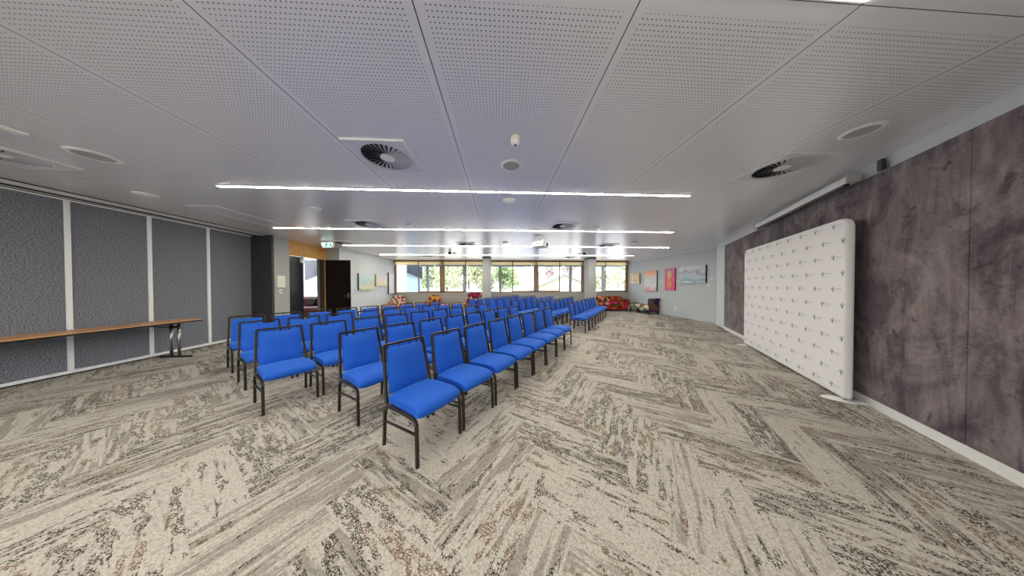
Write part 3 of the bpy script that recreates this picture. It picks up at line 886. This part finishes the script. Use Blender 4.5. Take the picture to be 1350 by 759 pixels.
rown = ['front', 'second', 'third', 'fourth', 'back']
def place(u, v, label, group):
    global first
    o = ch0 if first else copy_tree(ch0)
    first = False
    o.location = (UX * u + UY * v, UY * u - UX * v, 0)
    o.rotation_euler = (0, 0, math.atan2(-UX, UY) + R(random.uniform(-1.2, 1.2)))
    tag(o, label, 'chair', group)
VR = [-1.845, -2.86, -4.01, -5.15, -6.28]
for ri, v in enumerate(VR):
    n = 8 if ri < 2 else 9
    u0 = 1.315 if ri < 2 else .82
    for k in range(n):
        place(u0 + .545 * k, v, f'blue chair in the {rown[ri]} row near the folding table, {ordn[k]} from the table end', 'blue chairs in the block by the folding table')
VR2 = [-1.855, -2.95, -4.05, -5.15, -6.25]
for ri, v in enumerate(VR2):
    n = 8
    for k in range(n):
        place(7.14 + .553 * k, v, f'blue chair in the {rown[ri]} row near the windows, {ordn[k]} from the cross aisle', 'blue chairs in the block by the windows')

# ------------------------------------------------------------------ paintings, cards, switches
def on_wall(P0, P1, y, side, d):
    """point and rotation on a wall line, at depth y, d in front; side +1: room lies towards -x of the wall"""
    t_ = (y - P0[1]) / (P1[1] - P0[1]); x = P0[0] + (P1[0] - P0[0]) * t_
    return x - side * d, y
def painting(name, y0, y1, z0, z1, wallP, side, mats, label, edge):
    yc = (y0 + y1) / 2; x, y = on_wall(*wallP, yc, side, .052)
    rz = math.atan2(wallP[1][1] - wallP[0][1], wallP[1][0] - wallP[0][0])
    r = empty(name, (x, y, (z0 + z1) / 2), rz, label, 'painting', 'canvas paintings')
    w, h = abs(y1 - y0), z1 - z0
    bm = NB(); box(bm, (0, -.015 * side, 0), (w, .07, h), bevel=.003); obj('canvas_edge', bm, edge, r)
    bm = NB(); s = side
    yy = .0212 * s
    q = [(-w / 2 + .003, yy, -h / 2 + .003), (w / 2 - .003, yy, -h / 2 + .003), (w / 2 - .003, yy, h / 2 - .003), (-w / 2 + .003, yy, h / 2 - .003)]
    f = quad(bm, q if s < 0 else q[::-1])
    obj('painted_face', bm, mats, r)
    return r
def art(name, stops, scale=(1, 1, 1), nscale=2.2, dist=1.0, grad=.6, base=.5):
    a = NT(name, .7)
    v = a.coords('Object', scale)
    sp = a.add('ShaderNodeSeparateXYZ'); a.link(v, sp.inputs[0])
    f = a.math('ADD', a.math('MULTIPLY', sp.outputs[2], grad), a.math('ADD', a.math('MULTIPLY', a.math('SUBTRACT', a.noise(v, nscale, 4, .6, distort=dist), .5), .9), base))
    a.base(a.ramp(f, stops))
    return a.m
art_sea = art('seascape_paint', [(.1, (236, 240, 242)), (.26, (150, 182, 196)), (.4, (188, 208, 216)), (.5, (206, 214, 222)), (.56, (160, 166, 178)), (.64, (204, 206, 218)), (.85, (226, 226, 234))], (1, 1.6, 1.0), 2, .3, 1.1)
art_peach = art('peach_abstract_paint', [(.15, (226, 170, 180)), (.35, (232, 228, 224)), (.55, (206, 224, 222)), (.68, (238, 200, 176)), (.85, (236, 176, 140))], (1, 1, 1), 3, .8, .7)
art_yellow = art('pale_yellow_abstract_paint', [(.2, (244, 238, 214)), (.45, (240, 226, 196)), (.55, (222, 180, 150)), (.62, (240, 234, 210)), (.9, (236, 232, 190))], (1, 1, 1), 4, .8, .2)
art_pink = art('pink_portrait_ground_paint', [(.2, (206, 110, 160)), (.5, (232, 100, 140)), (.7, (186, 150, 196)), (.9, (238, 90, 120))], (1, 1, 1), 3, .6, .3)
art_green = art('pale_green_shore_paint', [(.1, (190, 200, 150)), (.3, (226, 226, 196)), (.5, (190, 214, 210)), (.7, (206, 224, 228)), (.9, (218, 228, 226))], (1, 1, 1), 3, .6, .9)
art_cream = art('cream_dune_paint', [(.2, (236, 224, 202)), (.5, (240, 226, 200)), (.6, (226, 224, 232)), (.9, (232, 232, 240))], (1, 1, 1), 3, .6, .9)
art_white = art('white_abstract_paint', [(.2, (236, 236, 232)), (.5, (228, 232, 234)), (.8, (240, 238, 228))], (1, 1, 1), 3, .6, .3)
edge_dark = plain('dark_canvas_edge', (40, 46, 52), .7); edge_green = plain('green_canvas_edge', (24, 90, 92), .7)
edge_pink = plain('crimson_canvas_edge', (196, 40, 86), .7); edge_olive = plain('olive_canvas_edge', (150, 146, 70), .7); edge_teal = plain('teal_canvas_edge', (60, 100, 110), .7)
PWALL = (PW0, PW1); AWALL = ((AX0[0], AX0[1]), (AX1[0], AX1[1]))
K = 1.003
painting('painting', 12.77, 11.98, 1.58, 2.2, PWALL, 1, art_yellow, 'small pale yellow abstract canvas closest to the window corner', edge_olive)
painting('painting', 11.6, 10.74, 1.18, 2.26, PWALL, 1, art_peach, 'peach and white abstract canvas above the patchwork armchair', edge_green)
p3 = painting('painting', 10.24, 9.69, 1.25, 2.31, PWALL, 1, art_pink, 'tall bright pink canvas with an orange and yellow figure shape', edge_pink)
painting('painting', 9.46, 8.28, 1.58, 2.32, PWALL, 1, art_sea, 'wide grey blue seascape canvas closest to the white corner', edge_dark)
# loose figure marks on the pink canvas
paint_or = plain('orange_paint', (222, 160, 96), .7); paint_ye = plain('ochre_paint', (206, 196, 130), .7)
bm = NB(); FMt = Matrix.Translation((0, .0215, 0)) @ Matrix.Rotation(PI / 2, 4, 'X')
prism(bm, [(-.12, -.18), (.0, .02), (.06, .06), (.1, -.06), (.16, -.2), (.05, -.44), (-.03, -.44)], FMt, -.002); obj('orange_brushwork', bm, paint_or, p3)
bm = NB(); prism(bm, [(.02 + .12 * math.cos(k * PI / 7), .22 + .19 * math.sin(k * PI / 7)) for k in range(14)], FMt, -.002); obj('ochre_brushwork', bm, paint_ye, p3)
painting('painting', 9.95, 10.95, 1.30, 2.06, AWALL, -1, art_green, 'pale green shore canvas closest to the dark open door', edge_teal)
painting('painting', 11.2, 12.2, 1.48, 2.07, AWALL, -1, art_cream, 'small cream and lilac canvas, middle one in the alcove', edge_olive)
painting('painting', 12.35, 12.86, 1.05, 2.24, AWALL, -1, art_white, 'tall narrow white canvas beside the first window', edge_dark)
def wall_item(name, wallP, side, y, z, w, h, d, mat, label, cat, group=None, round_=False):
    x, yy = on_wall(*wallP, y, side, d / 2)
    rz = math.atan2(wallP[1][1] - wallP[0][1], wallP[1][0] - wallP[0][0])
    bm = NB()
    if round_: lathe(bm, [(w / 2, -d / 2), (w / 2, d / 4), (w / 2.6, d / 2)], 20, Matrix.Rotation(side * PI / 2, 4, 'X').inverted())
    else: box(bm, (0, 0, 0), (w, d, h), bevel=.002)
    return tag(obj(name, bm, mat, None, loc=(x, yy, z), rz=rz), label, cat, group)
for y, z, lab in ((11.82, 1.62, 'pale yellow canvas'), (10.55, 1.7, 'peach abstract canvas'), (9.56, 1.72, 'bright pink canvas'), (8.1, 1.75, 'wide seascape canvas')):
    wall_item('caption_card', PWALL, 1, y, z, .09, .06, .008, white_plastic, f'small white caption card beside the {lab}', 'caption card', 'white caption cards')
for y, z, lab in ((9.78, 1.63, 'pale green shore canvas'), (11.05, 1.6, 'cream and lilac canvas'), (12.25, 1.62, 'tall narrow white canvas')):
    wall_item('caption_card', AWALL, -1, y, z, .09, .06, .008, white_plastic, f'small white caption card beside the {lab}', 'caption card', 'white caption cards')
wall_item('wall_thermostat', PWALL, 1, 8.2, 1.46, .1, .1, .03, white_plastic, 'round white wall dial under the seascape canvas', 'thermostat', round_=True)
wall_item('wall_thermostat', AWALL, -1, 9.8, 1.36, .1, .1, .03, white_plastic, 'round white wall dial below the pale green shore canvas', 'thermostat', round_=True)
wall_item('power_outlet', PWALL, 1, 9.72, .46, .12, .075, .012, white_plastic, 'upper white power outlet low on the paintings wall', 'power outlet', 'power outlets')
wall_item('power_outlet', PWALL, 1, 9.72, .33, .12, .075, .012, white_plastic, 'lower white power outlet low on the paintings wall', 'power outlet', 'power outlets')
x, y = PX, 6.95
r = empty('control_panel', (PX + .002, 6.93, 1.63), 0, 'white square control box on the grey pilaster by the doorway', 'control box')
bm = NB(); box(bm, (.025, 0, 0), (.05, .23, .36), bevel=.008); obj('case', bm, white_plastic, r)
bm = NB(); box(bm, (.052, 0, 0), (.006, .18, .3), bevel=.002); obj('cover', bm, cream_plastic, r)
r = empty('light_switch', (PX + .002, 6.93, 1.34), 0, 'small white switch below the white control box', 'light switch')
bm = NB(); box(bm, (.008, 0, 0), (.016, .085, .13), bevel=.003); obj('face_plate', bm, white_plastic, r)
bm = NB(); box(bm, (.018, 0, 0), (.008, .022, .04)); obj('rocker', bm, charcoal, r)
r = empty('security_sensor', (8.36, 7.72, 2.78), R(-120), 'small white motion detector high in the corner before the paintings', 'sensor')
bm = NB(); box(bm, (0, 0, 0), (.09, .06, .13), bevel=.015); obj('case', bm, white_plastic, r)
bm = NB(); box(bm, (.0, .032, -.01), (.06, .01, .06)); obj('lens', bm, charcoal, r)

# ------------------------------------------------------------------ lounge furniture near the windows
def armchair(x, y, rz, mat, w, h, label, legmat=wood_arm):
    """faces local -y"""
    r = empty('armchair', (x, y, 0), rz, label, 'armchair')
    bm = NB(); cushion(bm, (0, -.02, .36), (w - .14, .62, .22)); obj('seat', bm, mat, r, smooth=True)
    bm = NB()
    # rounded, slightly winged back
    pts = [(-w * .46, .42), (-w * .5, h * .7), (-w * .44, h * .92), (-w * .25, h), (w * .25, h), (w * .44, h * .92), (w * .5, h * .7), (w * .46, .42)]
    prism(bm, pts, Matrix.Translation((0, .36, 0)) @ Matrix.Rotation(R(82), 4, 'X'), .12)
    bmesh.ops.bevel(bm, geom=bm.edges[:], offset=.03, segments=3, affect='EDGES', profile=.5)
    obj('backrest', bm, mat, r, autosmooth=50)
    for s in (-1, 1):
        bm = NB(); cushion(bm, (s * (w / 2 - .03), -.02, .5), (.13, .6, .22)); obj('armrest', bm, mat, r, smooth=True)
        for yy in (-.27, .3):
            bm = NB(); tube(bm, [(s * (w / 2 - .09), yy, 0), (s * (w / 2 - .08), yy * .95, .28)], .05, seg=10); obj('leg', bm, legmat, r, smooth=True)
    return r
armchair(-5.83, 12.3, R(3), floral_pink, .78, .93, 'pink and cream floral armchair below the tall narrow white canvas')
armchair(-3.82, 12.35, R(4), floral_gold, .76, .96, 'gold and crimson floral armchair under the post between first and second windows')
armchair(-1.5, 12.25, R(-4), floral_plum, 1.0, 1.09, 'tall plum and gold floral armchair beside the first pillar')
r = empty('ottoman', (-2.75, 11.9, 0), R(3), 'low floral bench between the gold and the plum armchairs', 'ottoman')
bm = NB(); cushion(bm, (0, 0, .42), (.95, .5, .2)); obj('cushion', bm, floral_pink, r, smooth=True)
for sx in (-1, 1):
    for sy_ in (-1, 1):
        bm = NB(); tube(bm, [(sx * .38, sy_ * .18, 0), (sx * .36, sy_ * .17, .35)], .05, seg=10); obj('leg', bm, wood_arm, r, smooth=True)
r = empty('side_table', (-5.6, 11.1, 0), R(10), 'low pale wood table before the pink floral armchair', 'table')
bm = NB(); box(bm, (0, 0, .5), (.95, .5, .03), bevel=.008); obj('table_top', bm, wood_arm, r)
for sx in (-1, 1):
    for sy_ in (-1, 1):
        bm = NB(); tube(bm, [(sx * .42, sy_ * .2, 0), (sx * .4, sy_ * .19, .49)], .035, seg=8); obj('leg', bm, wood_arm, r, smooth=True)
r = empty('footstool', (-5.75, 10.1, 0), R(20), 'small purple topped footstool by the alcove wall', 'footstool')
bm = NB(); cushion(bm, (0, 0, .4), (.4, .4, .16)); obj('cushion', bm, purple_cloth, r, smooth=True)
bm = NB(); lathe(bm, [(.17, 0), (.15, .1), (.15, .34)], 20); obj('drum_base', bm, floral_plum, r)
# patchwork sofa under the last window
r = empty('sofa', (6.45, 12.45, 0), 0, 'red patchwork roll arm sofa under the last window', 'sofa')
L = 2.0
bm = NB(); box(bm, (0, 0, .22), (L - .2, .78, .26), bevel=.03); obj('base', bm, patch_red, r)
for s in (-.5, .5):
    bm = NB(); cushion(bm, (s * (L - .34) / 2 * 1.0, -.06, .42), ((L - .34) / 2 - .01, .7, .17), e=5); obj('seat_cushion', bm, patch_red, r, smooth=True)
bm = NB(); cushion(bm, (0, .3, .58), (L - .1, .24, .5), e=5); tube(bm, [(-L / 2 + .08, .32, .76), (L / 2 - .08, .32, .76)], .17, seg=16); obj('backrest', bm, patch_red, r, smooth=True)
for s in (-1, 1):
    bm = NB(); box(bm, (s * (L / 2 - .1), -.02, .34), (.15, .78, .5), bevel=.02); tube(bm, [(s * (L / 2 - .08), -.43, .6), (s * (L / 2 - .08), .38, .6)], .2, seg=18); obj('armrest', bm, patch_red, r, autosmooth=50)
    for yy in (-.32, .32):
        bm = NB(); lathe(bm, [(.025, 0), (.035, .06), (.03, .1)], 12, Matrix.Translation((s * (L / 2 - .14), yy, 0))); obj('leg', bm, black_metal, r)
# patchwork armchair with ottoman by the paintings wall, its back to the room
r = empty('chaise_armchair', (7.77, 10.93, 0), R(5), 'purple and brown patchwork armchair seen from behind, by the paintings wall', 'armchair')
bm = NB(); box(bm, (0, -.36, .46), (.58, .12, .66), bevel=.03); tube(bm, [(-.3, -.4, .76), (.3, -.4, .76)], .13, seg=14); obj('backrest', bm, patch_purple, r, autosmooth=50)
bm = NB(); cushion(bm, (0, .05, .34), (.56, .78, .24), e=5); obj('seat', bm, patch_mixed, r, smooth=True)
for s in (-1, 1):
    bm = NB(); box(bm, (s * .27, -.0, .33), (.08, .74, .28), bevel=.03); obj('armrest', bm, patch_mixed, r, autosmooth=50)
    for yy in (-.36, .34):
        bm = NB(); lathe(bm, [(.022, 0), (.032, .08), (.032, .22)], 12, Matrix.Translation((s * .25, yy, 0))); obj('leg', bm, black_metal, r)
r = empty('ottoman', (7.74, 11.76, 0), R(4), 'mixed patchwork ottoman at the foot of the purple armchair', 'ottoman')
bm = NB(); cushion(bm, (0, 0, .35), (.56, .7, .24), e=5); obj('cushion', bm, patch_mixed, r, smooth=True)
bm = NB(); tube(bm, [(-.29, .3, .44), (.29, .3, .44)], .12, seg=14); obj('roll_end', bm, patch_purple, r, smooth=True)
for sx in (-1, 1):
    for sy_ in (-1, 1):
        bm = NB(); lathe(bm, [(.022, 0), (.032, .08), (.03, .26)], 12, Matrix.Translation((sx * .23, sy_ * .28, 0))); obj('leg', bm, black_metal, r)
# things in the room beyond the door
r = empty('sofa', (-10.1, 12.2, 0), 0, 'red brown leather sofa in the room beyond the doorway', 'sofa')
bm = NB(); box(bm, (0, .2, .5), (2.6, .26, .66), bevel=.05); obj('backrest', bm, red_leather, r)
bm = NB(); box(bm, (0, -.2, .28), (2.6, .7, .3), bevel=.05); obj('seat', bm, red_leather, r)
for s in (-1, 1):
    bm = NB(); box(bm, (s * 1.1, .0, .08), (.1, .5, .16)); obj('leg', bm, black_metal, r)
    bm = NB(); box(bm, (s * 1.25, -.1, .38), (.2, .8, .5), bevel=.05); obj('armrest', bm, red_leather, r)
r = empty('throw_cushion', (-10.15, 12.05, .43), R(10), 'dark throw cushion on the red leather sofa beyond the doorway', 'cushion')
bm = NB(); cushion(bm, (0, 0, .2), (.42, .16, .4), e=3); obj('pad', bm, charcoal, r, smooth=True)
r = empty('throw_cushion', (-9.55, 12.05, .43), R(-8), 'white throw cushion on the red leather sofa beyond the doorway', 'cushion')
bm = NB(); cushion(bm, (0, 0, .14), (.4, .16, .28), e=3); obj('pad', bm, white_fabric, r, smooth=True)
r = empty('coffee_table', (-9.0, 10.9, 0), R(10), 'dark red wooden coffee table beyond the doorway', 'table')
bm = NB(); cushion(bm, (0, 0, .46), (1.5, .8, .07), e=3); obj('table_top', bm, red_timber, r, smooth=True)
for sx in (-1, 1):
    for sy_ in (-1, 1):
        bm = NB(); tube(bm, [(sx * .55, sy_ * .25, 0), (sx * .5, sy_ * .22, .44)], .05, seg=8); obj('leg', bm, red_timber, r, smooth=True)

# ------------------------------------------------------------------ outside
paving = plain('pale_paving', (204, 200, 192), .9, var=.06, scale=.4)
beige_render = plain('beige_render', (172, 156, 140), .8, var=.03, scale=1)
render_white = plain('white_render', (190, 188, 184), .8, var=.03, scale=1)
roof_tile = plain('pale_roof_tile', (156, 136, 120), .8, var=.08, scale=3)
teal_trim = plain('pale_teal_fascia', (104, 152, 158), .6)
post_grey = plain('grey_outdoor_post', (140, 144, 150), .5)
slat_grey = plain('grey_louvre_slat', (66, 68, 76), .5)
facade_blue = plain('pale_blue_facade', (150, 172, 192), .5)
bark = plain('tree_bark', (110, 92, 76), .9, var=.2, scale=10)
car_blue = plain('car_paint_blue', (70, 120, 180), .25)
tyre = plain('tyre_rubber', (26, 26, 28), .8)
win_dark = plain('dark_house_glass', (120, 130, 140), .15)
G = -.5
bm = NB(); box(bm, (0, 40, G - .1), (160, 190, .2)); struct('ground', bm, paving)
# canopy beam and posts outside the windows
r = empty('canopy', (.9, 14.6, 0), 0, 'grey outdoor canopy on posts running along the windows', 'canopy')
bm = NB(); box(bm, (.7, -.1, 2.84), (14.0, .2, .16)); obj('edge_beam', bm, post_grey, r)
bm = NB(); box(bm, (.7, -.7, 2.97), (14.0, 1.4, .08)); obj('soffit_panel', bm, plain('canopy_soffit', (206, 208, 206), .7), r)
for x in (-4.83, -2.43, -.02, 2.4, 4.8, 7.1):
    bm = NB(); box(bm, (x - .9, 0, (2.8 + G) / 2), (.16, .16, 2.8 - G)); obj('post', bm, post_grey, r)
for x, lab in ((-4.27, 'first'), (-2.19, 'second'), (2.09, 'third'), (4.2, 'fourth')):
    q = empty('outdoor_lamp', (x, 14.28, 2.93), 0, f'round white lamp under the outdoor canopy, {lab} from the alcove side', 'lamp', 'round canopy lamps')
    bm = NB(); lathe(bm, [(.07, 0), (.07, -.05)], 16); obj('base', bm, white_plastic, q)
    bm = NB(); lathe(bm, [(.09, -.05), (.1, -.1), (.07, -.16), (.02, -.18)], 16); obj('globe', bm, white_plastic, q, smooth=True)
# white end wall and side wing with hanging louvres
bm = NB(); box(bm, (-7.3, 15.75, 1.4), (1.1, .3, 3.8)); tag(obj('garden_wall', bm, render_white), 'white rendered wall end outside the first window', 'wall')
def louvre(A, B, z0, z1, n, r=None, label=None):
    W = None
    if r: W = (Matrix.Translation(r.location) @ r.rotation_euler.to_matrix().to_4x4()).inverted() @ Matrix.Translation((A[0], A[1], 0))
    else: r = empty('louvre_screen', (A[0], A[1], 0), 0, label, 'louvre screen')
    ax, bx_ = Vector(A), Vector(B); d_ = bx_ - ax
    rz = math.atan2(d_.y, d_.x)
    bm = NB()
    for k in range(n):
        p = d_ * (k + .5) / n
        box(bm, (p.x, p.y, (z0 + z1) / 2), (.26, .05, z1 - z0), rz=rz + R(70))
    if W: bm.transform(W)
    obj('louvre_slats', bm, slat_grey, r)
    bm = NB()
    for z in (z0, z1): box(bm, (d_.x / 2, d_.y / 2, z), (d_.length, .1, .12), rz=rz)
    if W: bm.transform(W)
    obj('rail', bm, post_grey, r)
    return r
louvre((-12.3, 15.2), (-24.5, 28.5), 2.15, 4.8, 20, None, 'grey louvre screen seen through the doorway')
r = empty('side_wing', (-9.2, 24, 0), math.atan2(15.4, -4.2), 'pale blue side wing with tall windows and hanging grey louvres outside the first window', 'building')
louvre((-7.0, 16.2), (-11.1, 31), 2.45, 4.6, 22, r)
bm = NB(); box(bm, (0, .35, 2.1), (16.6, .5, 5.2)); obj('facade', bm, facade_blue, r)
for k in range(7):
    bm = NB(); box(bm, (-7 + k * 2.3, .62, .8), (1.5, .06, 2.4)); obj('window', bm, win_dark if k % 2 else render_white, r)
bm = NB(); box(bm, (-7, 50, .1), (26, .3, 1.2)); tag(obj('boundary_wall', bm, render_white), 'long white boundary wall across the street behind the trees', 'wall')
# houses
r = empty('house', (11.4, 41, G), 0, 'low house with pale tiled gable roof and teal fascia across the street', 'house')
bm = NB(); box(bm, (0, 0, 1.05), (8.6, 6, 2.1)); prism(bm, [(-4.3, 2.1), (4.3, 2.1), (0, 3.95)], Matrix.Translation((0, 3, 0)) @ Matrix.Rotation(PI / 2, 4, 'X'), 6); obj('walls', bm, beige_render, r)
for s in (-1, 1):
    bm = NB()
    sl = math.atan2(1.85, 4.3); Lr = math.hypot(4.7, 2.02)
    box(bm, (s * 2.3, 0, 3.05), (Lr, 6.8, .14), ry=s * sl); obj('roof', bm, roof_tile, r)
    bm = NB(); box(bm, (s * 2.3, -3.42, 3.03), (Lr, .06, .24), ry=s * sl); obj('fascia', bm, teal_trim, r)
bm = NB(); box(bm, (-.6, -3.03, 1.15), (2.6, .06, .9)); obj('window', bm, roof_tile, r)
r = empty('house', (6.2, 56, G), 0, 'two storey white house with dark windows behind the street pole', 'house')
bm = NB(); box(bm, (0, 0, 2.3), (7.5, 6, 4.6)); obj('walls', bm, render_white, r)
bm = NB(); prism(bm, [(-4.2, 0), (4.2, 0), (2.6, 1.2), (-2.6, 1.2)], Matrix.Translation((0, 3.4, 4.6)) @ Matrix.Rotation(PI / 2, 4, 'X'), 6.8); obj('roof', bm, roof_tile, r)
for i, (x, z) in enumerate(((-2.4, 3.4), (0, 3.4), (2.4, 3.4), (-2.2, 1.2), (1.6, 1.2))):
    bm = NB(); box(bm, (x, -3.03, z), (1.1, .06, 1.0)); obj('window', bm, win_dark, r)
r = empty('apartment_tower', (7.5, 95, G), 0, 'distant pale grey tower block above the two storey house', 'building')
bm = NB(); box(bm, (0, 0, 6), (7, 7, 12)); obj('walls', bm, post_grey, r)
for z in (3, 5.4, 7.8, 10.2):
    bm = NB(); box(bm, (0, -3.53, z), (6, .06, 1.1)); obj('window', bm, win_dark, r)
r = empty('street_pole', (3.95, 30, G), 0, 'slim green street pole across the road', 'pole')
bm = NB(); tube(bm, [(0, 0, 0), (0, 0, 5.4)], .16, seg=10); obj('pole', bm, plain('green_pole_paint', (110, 170, 150), .6), r, smooth=True)
bm = NB(); tube(bm, [(0, 0, 5.3), (-.9, 0, 5.6)], .1, seg=8); box(bm, (-1.1, 0, 5.6), (.5, .2, .1)); obj('lamp_arm', bm, post_grey, r)
def car(x, y, rz, mat, label):
    r = empty('car', (x, y, G), rz, label, 'car', 'parked cars')
    prof = [(-2.1, .35), (-2.15, .8), (-1.5, .95), (-.9, 1.4), (.7, 1.42), (1.35, .98), (2.05, .82), (2.15, .4)]
    bm = NB(); prism(bm, prof, Matrix.Translation((0, .85, 0)) @ Matrix.Rotation(PI / 2, 4, 'X'), 1.7)
    bmesh.ops.bevel(bm, geom=bm.edges[:], offset=.06, segments=2, affect='EDGES'); obj('body', bm, mat, r, autosmooth=50)
    bm = NB(); prism(bm, [(-1.35, .97), (-.84, 1.34), (.64, 1.36), (1.15, .99)], Matrix.Translation((0, .87, 0)) @ Matrix.Rotation(PI / 2, 4, 'X'), 1.74); obj('side_glass', bm, win_dark, r)
    for sx in (-1.35, 1.3):
        for sy_ in (-.8, .8):
            bm = NB(); lathe(bm, [(.33, -.1), (.33, .1)], 18, Matrix.Translation((sx, sy_, .33)) @ Matrix.Rotation(PI / 2, 4, 'X')); obj('wheel', bm, tyre, r, autosmooth=40)
car(4.2, 26, R(4), car_blue, 'blue car parked outside the window before the brown post')
car(-1.2, 29, R(-4), plain('car_paint_silver', (190, 200, 212), .3), 'silver blue car parked outside beyond the first pillar')
car(14.6, 27.5, R(2), plain('car_paint_pale_blue', (140, 168, 206), .3), 'pale blue car parked outside behind the second pillar')
# trees
def leafmat(name, c1, c2):
    a = NT(name, .7, 0, c1, .3)
    a.base(a.ramp(a.noise(a.coords('Object'), 3, 3), [(.35, c1), (.65, c2)]))
    a.set('Subsurface Weight', 0)
    return a.m
lm = [leafmat('olive_leaf', (112, 120, 88), (160, 166, 126)), leafmat('green_leaf', (94, 118, 82), (142, 158, 112)), leafmat('pale_leaf', (158, 166, 132), (196, 198, 164)), leafmat('mauve_leaf', (140, 124, 124), (176, 160, 158))]
def tree(x, y, h, rad, mat, label, n=1500, low=.25, leaf=.32):
    r = empty('tree', (x, y, G), random.random() * 6, label, 'tree', 'trees across the street')
    rnd = random.Random(int(x * 31 + y * 7))
    bm = NB()
    tube(bm, [(0, 0, 0), (.1, .05, h * .35), (-.05, .1, h * .6)], .28, seg=8)
    for k in range(5):
        t_ = rnd.random() * 6.28; tube(bm, [(0, .03, h * .35), (math.cos(t_) * rad * .5, math.sin(t_) * rad * .5, h * (.55 + .3 * rnd.random()))], .1, seg=6)
    obj('trunk', bm, bark, r)
    bm = NB()
    blobs = [(rnd.uniform(-.55, .55) * rad, rnd.uniform(-.55, .55) * rad, h * rnd.uniform(low + .12, .85), rad * rnd.uniform(.35, .6)) for _ in range(11)]
    for _ in range(n):
        bx_, by, bz, br = rnd.choice(blobs)
        d_ = Vector((rnd.gauss(0, 1), rnd.gauss(0, 1), rnd.gauss(0, 1))).normalized() * br * rnd.random() ** .4
        c = Vector((bx_, by, bz)) + d_; c.z = max(c.z, .2)
        q = Euler((rnd.random() * 6, rnd.random() * 6, rnd.random() * 6)).to_matrix()
        s = leaf * rnd.uniform(.5, 1)
        quad(bm, [c + q @ Vector(v_) for v_ in ((-s, 0, 0), (0, -s * .45, 0), (s, 0, 0), (0, s * .45, 0))])
    obj('foliage', bm, mat, r)
for x, y, h, rad, mi, lab in [(-12.8, 39.5, 6.6, 2.8, 1, 'green leafy tree seen through the first window beyond the pale post'),
                              (-8.0, 33, 5.6, 2.8, 2, 'pale green bushy tree behind the brown post between first and second windows'),
                              (-5.2, 36, 6.4, 3.0, 0, 'olive tree filling the second window'),
                              (-2.6, 31, 5.4, 2.3, 0, 'olive tree close beside the first pillar'),
                              (.4, 37, 5.8, 2.3, 1, 'darker green tree just past the first pillar in the third window'),
                              (2.4, 44, 6.4, 2.6, 2, 'pale bare looking tree behind the silver car'),
                              (9.0, 68, 8.4, 2.6, 2, 'pale tree above the ridge of the gabled house'),
                              (13.8, 60, 9.0, 3.6, 3, 'mauve toned tall tree behind the gabled house'),
                              (18.6, 56, 8.6, 3.6, 3, 'mauve toned tall tree behind the second pillar side'),
                              (16.0, 33, 5.2, 1.9, 2, 'pale green tree beside the second pillar in the last window'),
                              (22.2, 37.5, 6.0, 2.6, 2, 'pale green tree filling the last window'),
                              (28.0, 50, 7.4, 3.0, 1, 'green tree behind the pale one in the last window')]:
    tree(x, y, h, rad, lm[mi], lab)
bm = NB()
rnd = random.Random(3)
r = empty('garden_shrub', (8.6, 36.5, G), 0, 'pale rounded shrub before the two storey house', 'shrub')
for _ in range(700):
    d_ = Vector((rnd.gauss(0, 1), rnd.gauss(0, 1), rnd.gauss(0, 1))).normalized() * rnd.random() ** .4
    c = Vector((d_.x * 1.2, d_.y * 1.0, 1.0 + d_.z * .8)); q = Euler((rnd.random() * 6, rnd.random() * 6, rnd.random() * 6)).to_matrix(); s = .22
    quad(bm, [c + q @ Vector(v_) for v_ in ((-s, 0, 0), (0, -s * .5, 0), (s, 0, 0), (0, s * .5, 0))])
obj('foliage', bm, lm[2], r)

# ------------------------------------------------------------------ daylight
w = bpy.data.worlds.new('sky'); scn.world = w; w.use_nodes = True
nt = w.node_tree; bg = nt.nodes['Background']
sky = nt.nodes.new('ShaderNodeTexSky'); sky.sky_type = 'NISHITA'; sky.sun_disc = False; sky.sun_elevation = R(52); sky.sun_rotation = R(200); sky.air_density = 1.0; sky.dust_density = 2.0; sky.ozone_density = 1
hs = nt.nodes.new('ShaderNodeHueSaturation'); hs.inputs['Saturation'].default_value = .5
nt.links.new(sky.outputs[0], hs.inputs['Color']); nt.links.new(hs.outputs[0], bg.inputs[0]); bg.inputs[1].default_value = 1.0
sun = bpy.data.lights.new('sun', 'SUN'); sun.energy = 8.5; sun.angle = R(1); sun.color = (1, .96, .9)
so = bpy.data.objects.new('sun', sun); col.objects.link(so)
so.rotation_euler = Vector((.35, .65, -1.0)).to_track_quat('-Z', 'Y').to_euler()

vs = scn.view_settings
vs.view_transform = 'Standard'; vs.look = 'None'; vs.gamma = 1; vs.use_curve_mapping = False; vs.exposure = 0.0
